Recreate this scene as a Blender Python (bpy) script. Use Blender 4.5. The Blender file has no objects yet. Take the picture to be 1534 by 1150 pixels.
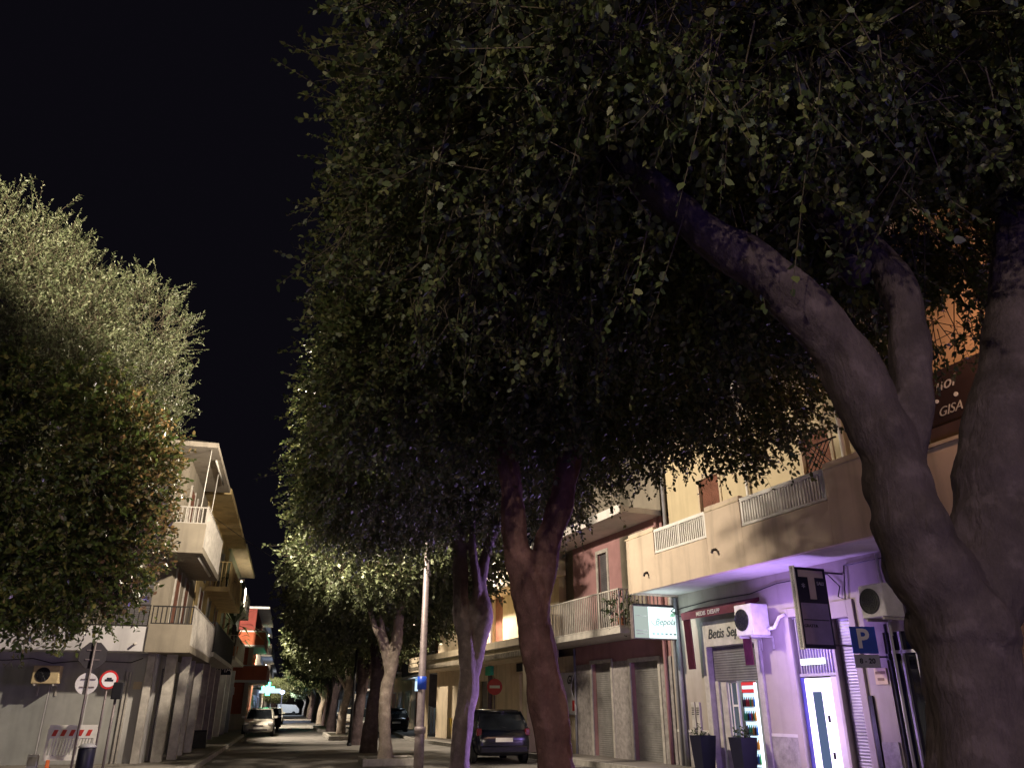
import bpy, math, random
import numpy as np
from mathutils import Matrix, Vector
S = bpy.context.scene
COL = S.collection
R = math.radians
PI = math.pi

# ------------------------------------------------------------------ camera, world, exposure
cam = bpy.data.objects.new('camera', bpy.data.cameras.new('camera')); COL.objects.link(cam)
cam.location = (0, 0, 1.55)
cam.rotation_euler = (R(90 + 22.76), 0, R(-15.11))
cam.data.sensor_width = 36; cam.data.sensor_fit = 'HORIZONTAL'
cam.data.lens = 1151 / 1534 * 36
cam.data.clip_start = .05; cam.data.clip_end = 2000
S.camera = cam
W = bpy.data.worlds.new('World'); S.world = W; W.use_nodes = True
W.node_tree.nodes['Background'].inputs[0].default_value = (.32, .28, .46, 1)
W.node_tree.nodes['Background'].inputs[1].default_value = .0085
S.view_settings.view_transform = 'Standard'; S.view_settings.look = 'None'
S.view_settings.exposure = .22; S.view_settings.gamma = 1
try:
    S.cycles.use_denoising = True
    S.cycles.denoiser = 'OPENIMAGEDENOISE'
    S.cycles.max_bounces = 6; S.cycles.diffuse_bounces = 3; S.cycles.transparent_max_bounces = 6
    S.cycles.sample_clamp_indirect = 3; S.cycles.use_light_tree = True
    S.cycles.caustics_reflective = False; S.cycles.caustics_refractive = False
except Exception: pass

WARM = (1.0, .85, .66)
def point(name, loc, power, color, radius=.12, parent=None):
    l = bpy.data.lights.new(name, 'POINT'); l.energy = power; l.color = color; l.shadow_soft_size = radius
    o = bpy.data.objects.new(name, l); COL.objects.link(o); o.location = loc
    return o
# lamp positions: (pole x, pole y, head x, head y, head z, watts)
LAMPS = [(3.2, 20.5, 1.2, 19.8, 7.7, 4000),
         (-8.6, 4.6, -7.5, 5.0, 9.5, 0),
         (8.35, 34.6, 6.6, 34.0, 6.9, 2600),
         (-8.0, -9.0, -6.5, -9.0, 8.5, 3700),
         (7.5, -30.0, 6.0, -30.0, 8.0, 5200)]  # last two are unseen, added behind the camera to brighten the canopy
# wall mounted lamps on the left facades: (wall x, y, head x, z, watts)
WALL_LAMPS = [(-3.7, 46.5, -3.2, 7.9, 14000), (-3.0, 74.2, -2.2, 7.2, 9000), (-3.3, 112.2, -2.4, 7.6, 9000)]

# ------------------------------------------------------------------ helpers
ROOT = {}
def tag(o, label=None, cat=None, group=None, kind=None):
    if label: o['label'] = label
    if cat: o['category'] = cat
    if group: o['group'] = group
    if kind: o['kind'] = kind
    return o
def empty(name, loc=(0, 0, 0), rz=0, label=None, cat=None, group=None):
    o = bpy.data.objects.new(name, None); COL.objects.link(o)
    o.location = loc; o.rotation_euler = (0, 0, rz); o.empty_display_size = .2
    ROOT[o] = (Matrix.Translation(loc) @ Matrix.Rotation(rz, 4, 'Z'))
    return tag(o, label, cat, group)
def inv_of(p):
    return ROOT[p].inverted() if p in ROOT else Matrix.Identity(4)
def rooted(o, p):
    if p is not None:
        o.parent = p
        ROOT[o] = ROOT.get(p, Matrix.Identity(4))
    return o

class MB:
    """collects shapes in a frame and links them as one mesh"""
    def __init__(s, M=None): s.v = []; s.f = []; s.M = M or Matrix.Identity(4)
    def add(s, vs, fs, T=None):
        n = len(s.v)
        if T is not None: vs = [T @ Vector(v) for v in vs]
        s.v += [tuple(v) for v in vs]; s.f += [tuple(i + n for i in f) for f in fs]; return s
    def box(s, x0, x1, y0, y1, z0, z1, T=None):
        x0, x1 = min(x0, x1), max(x0, x1); y0, y1 = min(y0, y1), max(y0, y1); z0, z1 = min(z0, z1), max(z0, z1)
        v = [(x0, y0, z0), (x1, y0, z0), (x1, y1, z0), (x0, y1, z0), (x0, y0, z1), (x1, y0, z1), (x1, y1, z1), (x0, y1, z1)]
        return s.add(v, [(3, 2, 1, 0), (4, 5, 6, 7), (0, 1, 5, 4), (1, 2, 6, 5), (2, 3, 7, 6), (3, 0, 4, 7)], T)
    def tube(s, pts, r, n=8, cap=True):
        pts = [Vector(p) for p in pts]; m = len(pts)
        if not hasattr(r, '__len__'): r = [r] * m
        vs = []; up = Vector((0, 0, 1)); prev = None
        for i, p in enumerate(pts):
            d = (pts[min(i + 1, m - 1)] - pts[max(i - 1, 0)]).normalized()
            if prev is None:
                a = d.cross(up if abs(d.z) < .9 else Vector((1, 0, 0))).normalized()
            else:
                a = (prev - d * prev.dot(d)).normalized()
            prev = a; b = d.cross(a)
            for k in range(n):
                t = 2 * PI * k / n; vs.append(p + (a * math.cos(t) + b * math.sin(t)) * r[i])
        fs = []
        for i in range(m - 1):
            for k in range(n):
                fs.append((i * n + k, i * n + (k + 1) % n, (i + 1) * n + (k + 1) % n, (i + 1) * n + k))
        if cap: fs += [tuple(range(n))[::-1], tuple((m - 1) * n + k for k in range(n))]
        return s.add(vs, fs)
    def lathe(s, prof, n=20, T=None):
        vs = []; fs = []
        for r, z in prof:
            for k in range(n):
                t = 2 * PI * k / n; vs.append((r * math.cos(t), r * math.sin(t), z))
        for i in range(len(prof) - 1):
            for k in range(n):
                fs.append((i * n + k, i * n + (k + 1) % n, (i + 1) * n + (k + 1) % n, (i + 1) * n + k))
        fs += [tuple(range(n))[::-1], tuple((len(prof) - 1) * n + k for k in range(n))]
        return s.add(vs, fs, T)
    def prism(s, poly, y0, y1, T=None):
        """poly in xz, extruded along y"""
        n = len(poly)
        v = [(x, y0, z) for x, z in poly] + [(x, y1, z) for x, z in poly]
        f = [tuple(range(n))] + [tuple(range(n, 2 * n))[::-1]] + [(i + n, (i + 1) % n + n, (i + 1) % n, i) for i in range(n)]
        return s.add(v, f, T)
    def text(s, body, size, x, z, y, shear=0, T=None, bold=0, align='CENTER'):
        """lettering standing in the xz plane, facing -y"""
        c = bpy.data.curves.new('t', 'FONT'); c.body = body; c.size = size; c.shear = shear; c.extrude = .004; c.offset = bold
        c.align_x = align; c.align_y = 'CENTER'; c.resolution_u = 3
        o = bpy.data.objects.new('t', c); COL.objects.link(o)
        me = bpy.data.meshes.new_from_object(o.evaluated_get(bpy.context.evaluated_depsgraph_get()))
        vs = [(v.co.x + x, y - v.co.z, v.co.y + z) for v in me.vertices]
        fs = [tuple(p.vertices) for p in me.polygons]
        bpy.data.objects.remove(o); bpy.data.curves.remove(c); bpy.data.meshes.remove(me)
        return s.add(vs, fs, T)
    def build(s, name, m, parent=None, smooth=False, bevel=0, loc=None):
        me = bpy.data.meshes.new(name)
        T = inv_of(parent) if parent is not None else Matrix.Identity(4)
        if parent is None and loc is not None: T = Matrix.Translation(-Vector(loc))
        me.from_pydata([tuple((T @ (s.M @ Vector(v)))) for v in s.v], [], s.f)
        me.materials.append(m)
        if smooth: me.polygons.foreach_set('use_smooth', [True] * len(me.polygons))
        me.update()
        o = bpy.data.objects.new(name, me); COL.objects.link(o)
        if parent is None and loc is not None: o.location = loc
        rooted(o, parent)
        if parent is None: ROOT[o] = Matrix.Translation(Vector(loc)) if loc is not None else Matrix.Identity(4)
        if bevel:
            b = o.modifiers.new('bevel', 'BEVEL'); b.width = bevel; b.segments = 2; b.limit_method = 'ANGLE'
        return o
def copy_tree(o, parent=None):
    c = o.copy(); COL.objects.link(c)
    if parent is not None: c.parent = parent
    for ch in [x for x in bpy.data.objects if x.parent == o]: copy_tree(ch, c)
    return c

# ------------------------------------------------------------------ materials
def mat(name, col, rough=.8, var=.12, scale=3, bump=0, bscale=40, metal=0, spec=.3, col2=None, stain=None):
    m = bpy.data.materials.new(name); m.use_nodes = True
    nt = m.node_tree; N = nt.nodes; L = nt.links; b = N['Principled BSDF']
    b.inputs['Roughness'].default_value = rough; b.inputs['Metallic'].default_value = metal
    b.inputs['Specular IOR Level'].default_value = spec
    tc = N.new('ShaderNodeTexCoord')
    n1 = N.new('ShaderNodeTexNoise'); n1.inputs['Scale'].default_value = scale; n1.inputs['Detail'].default_value = 6
    n1.inputs['Roughness'].default_value = .65
    L.new(tc.outputs['Object'], n1.inputs['Vector'])
    rp = N.new('ShaderNodeValToRGB')
    c2 = col2 or tuple(max(0, c * (1 - var * 2)) for c in col)
    c3 = tuple(min(1, c * (1 + var)) for c in col)
    rp.color_ramp.elements[0].position = .3; rp.color_ramp.elements[0].color = (*c2, 1)
    rp.color_ramp.elements[1].position = .7; rp.color_ramp.elements[1].color = (*c3, 1)
    L.new(n1.outputs['Fac'], rp.inputs['Fac'])
    out = rp.outputs['Color']
    if stain:                      # vertical rain streaks / grime with a shape of their own
        mp = N.new('ShaderNodeMapping'); mp.inputs['Scale'].default_value = (1.6, 1.6, .18)
        L.new(tc.outputs['Object'], mp.inputs['Vector'])
        n2 = N.new('ShaderNodeTexNoise'); n2.inputs['Scale'].default_value = 2.2; n2.inputs['Detail'].default_value = 8
        L.new(mp.outputs[0], n2.inputs['Vector'])
        r2 = N.new('ShaderNodeValToRGB'); r2.color_ramp.elements[0].position = .5; r2.color_ramp.elements[1].position = .72
        r2.color_ramp.elements[0].color = (0, 0, 0, 1); r2.color_ramp.elements[1].color = (stain, stain, stain, 1)
        L.new(n2.outputs['Fac'], r2.inputs['Fac'])
        mx = N.new('ShaderNodeMixRGB'); mx.inputs[2].default_value = tuple(c * .35 for c in col) + (1,)
        L.new(r2.outputs['Color'], mx.inputs[0]); L.new(out, mx.inputs[1]); out = mx.outputs[0]
    L.new(out, b.inputs['Base Color'])
    if bump:
        n3 = N.new('ShaderNodeTexNoise'); n3.inputs['Scale'].default_value = bscale; n3.inputs['Detail'].default_value = 5
        L.new(tc.outputs['Object'], n3.inputs['Vector'])
        bp = N.new('ShaderNodeBump'); bp.inputs['Strength'].default_value = bump; bp.inputs['Distance'].default_value = .02
        L.new(n3.outputs['Fac'], bp.inputs['Height']); L.new(bp.outputs[0], b.inputs['Normal'])
    return m
def slatted(name, col, pitch=.07, rough=.5, metal=0, strength=.8, axis=2, var=.15):
    m = mat(name, col, rough, var, 2.5, metal=metal, stain=.3)
    nt = m.node_tree; N = nt.nodes; L = nt.links; b = N['Principled BSDF']
    tc = N.new('ShaderNodeTexCoord'); sp = N.new('ShaderNodeSeparateXYZ'); L.new(tc.outputs['Object'], sp.inputs[0])
    mt = N.new('ShaderNodeMath'); mt.operation = 'MULTIPLY'; mt.inputs[1].default_value = 2 * PI / pitch
    L.new(sp.outputs[axis], mt.inputs[0]); sn = N.new('ShaderNodeMath'); sn.operation = 'SINE'; L.new(mt.outputs[0], sn.inputs[0])
    bp = N.new('ShaderNodeBump'); bp.inputs['Strength'].default_value = strength; bp.inputs['Distance'].default_value = .02
    L.new(sn.outputs[0], bp.inputs['Height']); L.new(bp.outputs[0], b.inputs['Normal'])
    return m
def emit(name, col, strength):
    m = bpy.data.materials.new(name); m.use_nodes = True
    nt = m.node_tree; nt.nodes.clear()
    e = nt.nodes.new('ShaderNodeEmission'); e.inputs[0].default_value = (*col, 1); e.inputs[1].default_value = strength
    o = nt.nodes.new('ShaderNodeOutputMaterial'); nt.links.new(e.outputs[0], o.inputs[0]); return m
def leafmat(name, ramp, rough=.4, trans=.3):
    m = bpy.data.materials.new(name); m.use_nodes = True
    nt = m.node_tree; N = nt.nodes; L = nt.links; b = N['Principled BSDF']
    g = N.new('ShaderNodeNewGeometry'); rp = N.new('ShaderNodeValToRGB')
    rp.color_ramp.elements[0].position = 0; rp.color_ramp.elements[0].color = (*ramp[0], 1)
    rp.color_ramp.elements[1].position = 1; rp.color_ramp.elements[1].color = (*ramp[-1], 1)
    for i, c in enumerate(ramp[1:-1]):
        e = rp.color_ramp.elements.new((i + 1) / (len(ramp) - 1)); e.color = (*c, 1)
    L.new(g.outputs['Random Per Island'], rp.inputs[0]); L.new(rp.outputs[0], b.inputs['Base Color'])
    b.inputs['Roughness'].default_value = rough; b.inputs['Specular IOR Level'].default_value = .45
    t = N.new('ShaderNodeBsdfTranslucent'); L.new(rp.outputs[0], t.inputs[0])
    mx = N.new('ShaderNodeMixShader'); mx.inputs[0].default_value = trans
    L.new(b.outputs[0], mx.inputs[1]); L.new(t.outputs[0], mx.inputs[2])
    L.new(mx.outputs[0], N['Material Output'].inputs[0]); return m

M = dict(
    asphalt=mat('asphalt', (.19, .178, .165), .85, .18, .8, .5, 60),
    paving=mat('paving', (.22, .20, .18), .85, .15, 1.5, .3, 30),
    kerb=mat('kerb', (.34, .32, .29), .8, .2, 5, .3, 30),
    soil=mat('soil', (.05, .045, .03), 1, .3, 6, .8, 20),
    greywall=mat('grey_plaster', (.46, .45, .44), .85, .07, 1.2, .15, 60, stain=.35),
    greywhite=mat('white_plaster', (.64, .62, .63), .85, .06, 1.2, .12, 60, stain=.3),
    beige=mat('beige_plaster', (.27, .235, .185), .88, .09, 1.5, .2, 50, stain=.4),
    cream=mat('cream_plaster', (.60, .50, .36), .88, .08, 1.5, .2, 50, stain=.4),
    darkwall=mat('dark_plaster', (.12, .10, .10), .85, .1, 2, .2, 40),
    yellow=mat('yellow_plaster', (.60, .49, .38), .88, .07, 1.0, .15, 70, stain=.4),
    yellow2=mat('pale_yellow_plaster', (.62, .52, .34), .88, .06, 1.0, .12, 70, stain=.2),
    groundfl=mat('pinkish_plaster', (.40, .35, .31), .88, .07, 1.0, .15, 60, stain=.3),
    orange=mat('orange_plaster', (.62, .40, .22), .88, .06, 1.2, .12, 60, stain=.2),
    pink=mat('rose_plaster', (.40, .22, .22), .88, .1, 1.4, .18, 50, stain=.3),
    warmlit=mat('warm_lit_plaster', (.60, .45, .22), .88, .12, 1.5, .2, 50, stain=.45),  # warm lamp light on the second left building, put into the plaster colour
    eaves=mat('eaves_paint', (.40, .35, .29), .88, .1, 1.2, .15, 50, stain=.5),
    stone=mat('stone_base', (.34, .31, .30), .8, .2, 7, .3, 30),
    soffit=mat('soffit_paint', (.62, .58, .55), .85, .06, 1.2, .1, 50, stain=.2),
    red=mat('red_plaster', (.50, .14, .07), .88, .1, 1.2, .15, 50, stain=.2),
    darkred=mat('dark_red_plaster', (.26, .06, .05), .88, .1, 1.2, .15, 50),
    teal=mat('pale_green_plaster', (.42, .46, .40), .88, .1, 1.2, .15, 50, stain=.3),
    greybuild=mat('weathered_plaster', (.30, .27, .24), .88, .2, .8, .2, 40, stain=.5),
    white=mat('white_paint', (.72, .70, .66), .5, .07, 4, .05, 60),
    offwhite=mat('aged_white_paint', (.46, .43, .39), .6, .15, 5, .1, 60),
    iron=mat('dark_iron', (.05, .045, .045), .5, .2, 10, metal=.4),
    darkmetal=mat('dark_metal', (.03, .03, .035), .45, .2, 10, metal=.5),
    pole=mat('galvanised_steel', (.20, .165, .17), .55, .2, 6, .2, 20, metal=.3, stain=.3),
    brass=mat('aluminium', (.55, .53, .5), .4, .1, 8, metal=.6),
    tile=mat('roof_tile', (.20, .10, .07), .85, .3, 6, .4, 20),
    glass=mat('dark_glass', (.015, .018, .022), .08, .2, 2, spec=.7),
    shutter=slatted('roller_shutter', (.30, .29, .28), .06, .45, .3, .3),
    shutterdark=slatted('weathered_shutter', (.16, .15, .16), .06, .5, .3, .35),
    persiana=slatted('brown_louvre', (.30, .13, .09), .045, .6),
    bark=mat('ficus_bark', (.15, .125, .105), .85, .3, 4, 1.0, 14, spec=.2),
    bark_red=mat('reddish_bark', (.20, .125, .105), .85, .3, 4, 1.0, 14, spec=.2),
    bark_pale=mat('pale_bark', (.40, .33, .26), .85, .22, 5, .8, 16, spec=.2),
    plasticwhite=mat('white_plastic', (.72, .70, .66), .45, .08, 6),
    plasticred=mat('red_plastic', (.50, .04, .03), .45, .1, 6),
    plasticor=mat('orange_plastic', (.65, .16, .05), .5, .1, 6),
    burgundy=mat('burgundy_canvas', (.12, .03, .045), .9, .15, 6, .2, 80),
    beigebox=mat('yellowed_plastic', (.60, .48, .28), .55, .1, 6),
    plasticgrey=mat('grey_plastic', (.30, .30, .33), .5, .1, 6),
    black=mat('black_plastic', (.02, .02, .025), .4, .1, 6),
    signblue=mat('sign_blue', (.015, .06, .42), .4, .06, 4),
    navy=mat('sign_navy', (.010, .010, .025), .4, .1, 4),
    signback=mat('sign_back', (.05, .045, .05), .55, .1, 5, metal=.3),
    signred=mat('sign_red', (.45, .02, .02), .4, .06, 4),
    signgrey=mat('sign_grey', (.36, .35, .42), .5, .06, 4),
    signviolet=mat('faded_sign', (.20, .16, .28), .5, .1, 4),
    bin=mat('yellow_bin_plastic', (.60, .40, .03), .5, .08, 6),
    navycar=mat('dark_blue_car_paint', (.004, .005, .012), .18, .1, 2, spec=.7),
    blackcar=mat('black_car_paint', (.01, .01, .012), .2, .1, 2, spec=.7),
    whitecar=mat('white_car_paint', (.55, .52, .46), .3, .04, 2, spec=.6),
    greycar=mat('grey_car_paint', (.12, .13, .12), .3, .04, 2, spec=.6),
    rubber=mat('tyre_rubber', (.02, .02, .02), .8, .2, 10),
    rim=mat('wheel_rim', (.45, .45, .46), .35, .1, 8, metal=.8),
    tail=mat('tail_lens', (.10, .008, .01), .2, .1, 6, spec=.7),
    headl=mat('head_lens', (.60, .60, .62), .12, .1, 6, spec=.8),
    terracotta=mat('terracotta', (.35, .14, .07), .85, .15, 6),
    wood=mat('old_wood', (.25, .17, .10), .8, .2, 6),
    cloth=mat('grey_tarpaulin', (.10, .10, .13), .85, .2, 3, .3, 20),
    white_emit=emit('sign_light', (.80, 1.0, .97), 1.35),
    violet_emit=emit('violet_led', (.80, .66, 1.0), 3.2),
    led=emit('led_text', (.82, .90, 1.0), 3.0),
    door_in=emit('lit_interior', (.16, .22, .42), .55),
    cooler=emit('cooler_light', (.60, .85, 1.0), 1.3),
    green_emit=emit('green_cross_light', (.08, 1.0, .42), 9),
    blue_emit=emit('blue_white_light', (.45, .62, 1.0), 7),
    cool_emit=emit('cool_shop_light', (.62, .80, 1.0), 1.1),
    warm_emit=emit('lamp_glow', (1, .8, .5), 30),
)
def barkmat(name, col, dark):
    m = mat(name, col, .88, .22, 3.5, spec=.15); nt = m.node_tree; N = nt.nodes; L = nt.links; b = N['Principled BSDF']
    tc = N.new('ShaderNodeTexCoord'); mp = N.new('ShaderNodeMapping'); mp.inputs['Scale'].default_value = (1, 1, .38); L.new(tc.outputs['Object'], mp.inputs[0])
    n1 = N.new('ShaderNodeTexNoise'); n1.inputs['Scale'].default_value = 26; n1.inputs['Detail'].default_value = 9; n1.inputs['Roughness'].default_value = .7; L.new(mp.outputs[0], n1.inputs['Vector'])
    v = N.new('ShaderNodeTexVoronoi'); v.feature = 'DISTANCE_TO_EDGE'; v.inputs['Scale'].default_value = 9
    ad = N.new('ShaderNodeMixRGB'); ad.inputs[0].default_value = .35; L.new(mp.outputs[0], ad.inputs[1]); L.new(n1.outputs['Color'], ad.inputs[2]); L.new(ad.outputs[0], v.inputs['Vector'])
    cr = N.new('ShaderNodeValToRGB'); cr.color_ramp.elements[0].position = .0; cr.color_ramp.elements[1].position = .16; L.new(v.outputs['Distance'], cr.inputs[0])
    mx = N.new('ShaderNodeMixRGB'); mx.blend_type = 'MIX'; mx.inputs[1].default_value = (*dark, 1)
    src_ = b.inputs['Base Color'].links[0].from_socket; L.new(src_, mx.inputs[2])
    mm = N.new('ShaderNodeMath'); mm.operation = 'MULTIPLY_ADD'; mm.inputs[1].default_value = .22; mm.inputs[2].default_value = .78; L.new(cr.outputs[0], mm.inputs[0]); L.new(mm.outputs[0], mx.inputs[0])
    # pale lichen patches
    n2 = N.new('ShaderNodeTexNoise'); n2.inputs['Scale'].default_value = 7; n2.inputs['Detail'].default_value = 7; L.new(tc.outputs['Object'], n2.inputs['Vector'])
    c2 = N.new('ShaderNodeValToRGB'); c2.color_ramp.elements[0].position = .58; c2.color_ramp.elements[1].position = .66; L.new(n2.outputs['Fac'], c2.inputs[0])
    m3 = N.new('ShaderNodeMath'); m3.operation = 'MULTIPLY'; m3.inputs[1].default_value = .22; L.new(c2.outputs[0], m3.inputs[0])
    mz = N.new('ShaderNodeMixRGB'); mz.inputs[2].default_value = tuple(min(1, c * 1.7 + .02) for c in col) + (1,); L.new(m3.outputs[0], mz.inputs[0]); L.new(mx.outputs[0], mz.inputs[1])
    L.new(mz.outputs[0], b.inputs['Base Color'])
    b1 = N.new('ShaderNodeBump'); b1.inputs['Strength'].default_value = .9; b1.inputs['Distance'].default_value = .03; L.new(n1.outputs['Fac'], b1.inputs['Height'])
    b2 = N.new('ShaderNodeBump'); b2.inputs['Strength'].default_value = .12; b2.inputs['Distance'].default_value = .02; L.new(cr.outputs[0], b2.inputs['Height']); L.new(b1.outputs[0], b2.inputs['Normal'])
    L.new(b2.outputs[0], b.inputs['Normal']); return m
M['bark'] = barkmat('ficus_bark', (.092, .068, .072), (.025, .019, .021))
M['bark_red'] = barkmat('reddish_bark', (.21, .115, .10), (.07, .04, .035))
M['bark_mid'] = barkmat('brown_bark', (.19, .15, .15), (.08, .06, .06))
M['bark_pale'] = barkmat('pale_bark', (.36, .30, .25), (.16, .13, .11))
M['leaf'] = leafmat('ficus_leaf', [(.045, .065, .022), (.065, .09, .03), (.10, .12, .04), (.17, .17, .06)], .5, .25)
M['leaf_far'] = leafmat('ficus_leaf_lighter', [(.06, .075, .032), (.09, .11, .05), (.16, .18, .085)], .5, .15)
M['leaf_olive'] = leafmat('olive_leaf', [(.08, .105, .045), (.14, .165, .08), (.24, .25, .15)], .5, .25)
M['leaf_tip'] = leafmat('ficus_leaf_orange_tips', [(.05, .08, .025), (.10, .12, .04), (.20, .15, .06), (.34, .21, .09)], .38, .3)
M['leaf_mix'] = leafmat('glossy_leaf', [(.055, .08, .022), (.08, .12, .032), (.13, .16, .045), (.24, .21, .07)], .33, .3)
M['twig'] = mat('twig', (.10, .08, .05), .8, .2, 8)
M['palm'] = leafmat('palm_leaf', [(.03, .05, .02), (.06, .08, .03)], .5, .2)

# ------------------------------------------------------------------ setting
g = MB(); g.box(-400, 400, -200, 700, -.5, 0); tag(g.build('road', M['asphalt']), 'dark asphalt road', kind='structure')
def quadstrip(pts, z0, z1):
    m = MB(); n = len(pts); m.add([(x, y, z0) for x, y in pts] + [(x, y, z1) for x, y in pts],
        [tuple(range(n))[::-1], tuple(range(n, 2 * n))] + [(i, (i + 1) % n, (i + 1) % n + n, i + n) for i in range(n)]); return m
# left pavement turns the corner in front of the grey shutters
tag(quadstrip([(-14, 22.6), (-3.0, 22.6), (-2.3, 23.4), (-2.3, 42), (-2.3, 300), (-14, 300)], -.3, .13).build('pavement', M['paving']), kind='structure')
tag(quadstrip([(-14, 22.45), (-2.95, 22.45), (-2.15, 23.3), (-2.15, 300), (-2.296, 300), (-2.296, 23.46), (-3.02, 22.604), (-14, 22.604)], -.3, .15).build('kerb', M['kerb']), kind='structure')
a7 = R(7.4); dR = Vector((-math.sin(a7), math.cos(a7), 0)); nR = Vector((-math.cos(a7), -math.sin(a7), 0)); P0 = Vector((9.5, 26.7, 0))
def rp(s, off): p = P0 + dR * s + nR * off; return (p.x, p.y)
tag(quadstrip([rp(-32, -6), rp(-32, 1.5), rp(15, 1.5), (7.0, 60), (7.0, 300), (30, 300)], -.3, .12).build('pavement', M['paving']), kind='structure')
tag(quadstrip([rp(-32, 1.5), rp(-32, 1.65), rp(15, 1.65), (6.84, 60), (6.84, 300), (6.996, 300), (6.996, 60), rp(15, 1.504)], -.3, .14).build('kerb', M['kerb']), kind='structure')

# ------------------------------------------------------------------ street lamps
for i, (px, py, hx, hy, hz, w) in enumerate(LAMPS):
    lab = ['tall grey steel lamp post with a blue band left of the dark parked car',
           'street lamp on the left pavement behind the trees, out of view',
           'short street lamp beside the cream building', 'unseen street lamp added behind the camera on the left to brighten the canopy', 'unseen street lamp added behind the camera on the right to brighten the canopy'][i]
    t = empty('street_lamp', (px, py, 0), 0, lab, 'street lamp', 'street lamps along the tree row')
    m = MB(); m.tube([(px, py, 0), (px, py, 1.0), (px, py, 1.05), (px, py, hz + .05)], [.125, .12, .10, .055], 14)
    m.tube([(px, py, hz), ((px * .4 + hx * .6), (py * .4 + hy * .6), hz + .22), (hx, hy, hz + .2)], [.045, .035, .03], 8)
    m.tube([(px, py, .95), (px, py, 1.1)], .14, 14)
    m.build('pole', M['pole'], t, True)
    if i == 0:
        b = MB(); b.tube([(px, py, 1.95), (px, py, 2.25)], .116, 14); b.build('sticker_band', M['signblue'], t, True)
    m = MB(); m.box(hx - .3, hx + .25, hy - .13, hy + .13, hz + .17, hz + .28); m.build('lamp_head', M['pole'], t, bevel=.02)
    m = MB(); m.box(hx - .22, hx + .15, hy - .1, hy + .1, hz + .145, hz + .166); m.build('lamp_glass', M['warm_emit'], t)
    if w: point('lamp_light', (hx, hy, hz), w, WARM)
    else:                                  # spot aimed at the left tree crown, narrowed to miss the near canopy
        l = bpy.data.lights.new('lamp_light', 'SPOT'); l.energy = 19000; l.color = WARM; l.shadow_soft_size = .12; l.spot_size = R(70); l.spot_blend = .6
        o = bpy.data.objects.new('lamp_light', l); COL.objects.link(o); o.location = (hx, hy, hz)
        o.rotation_euler = (Vector((-6.2, 17, 8.5)) - Vector((hx, hy, hz))).to_track_quat('-Z', 'Y').to_euler()
for i, (wx, wy, hx, hz, w) in enumerate(WALL_LAMPS):
    t = empty('wall_street_lamp', (wx, wy, hz), 0, ['small bright street lamp bracketed under the eaves of the narrow pale green building', 'street lamp on a wall bracket beyond the green cross', 'farthest wall bracket street lamp'][i], 'street lamp', 'street lamps on wall brackets')
    m = MB(); m.tube([(wx, wy, hz + .1), (hx, wy, hz + .22)], .03, 6); m.build('bracket', M['iron'], t)
    m = MB(); m.box(hx - .15, hx + .15, wy - .1, wy + .1, hz + .17, hz + .27); m.build('lamp_head', M['pole'], t)
    m = MB(); m.box(hx - .06, hx + .06, wy - .06, wy + .06, hz + .10, hz + .168); m.build('lamp_glass', M['warm_emit'], t)
    l = bpy.data.lights.new('lamp_light', 'SPOT'); l.energy = w; l.color = WARM; l.shadow_soft_size = .12; l.spot_size = R(138); l.spot_blend = .12
    o = bpy.data.objects.new('lamp_light', l); COL.objects.link(o); o.location = (hx, wy, hz); o.rotation_euler = Vector((3.7, 4.5, -7.8)).to_track_quat('-Z', 'Y').to_euler()
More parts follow.
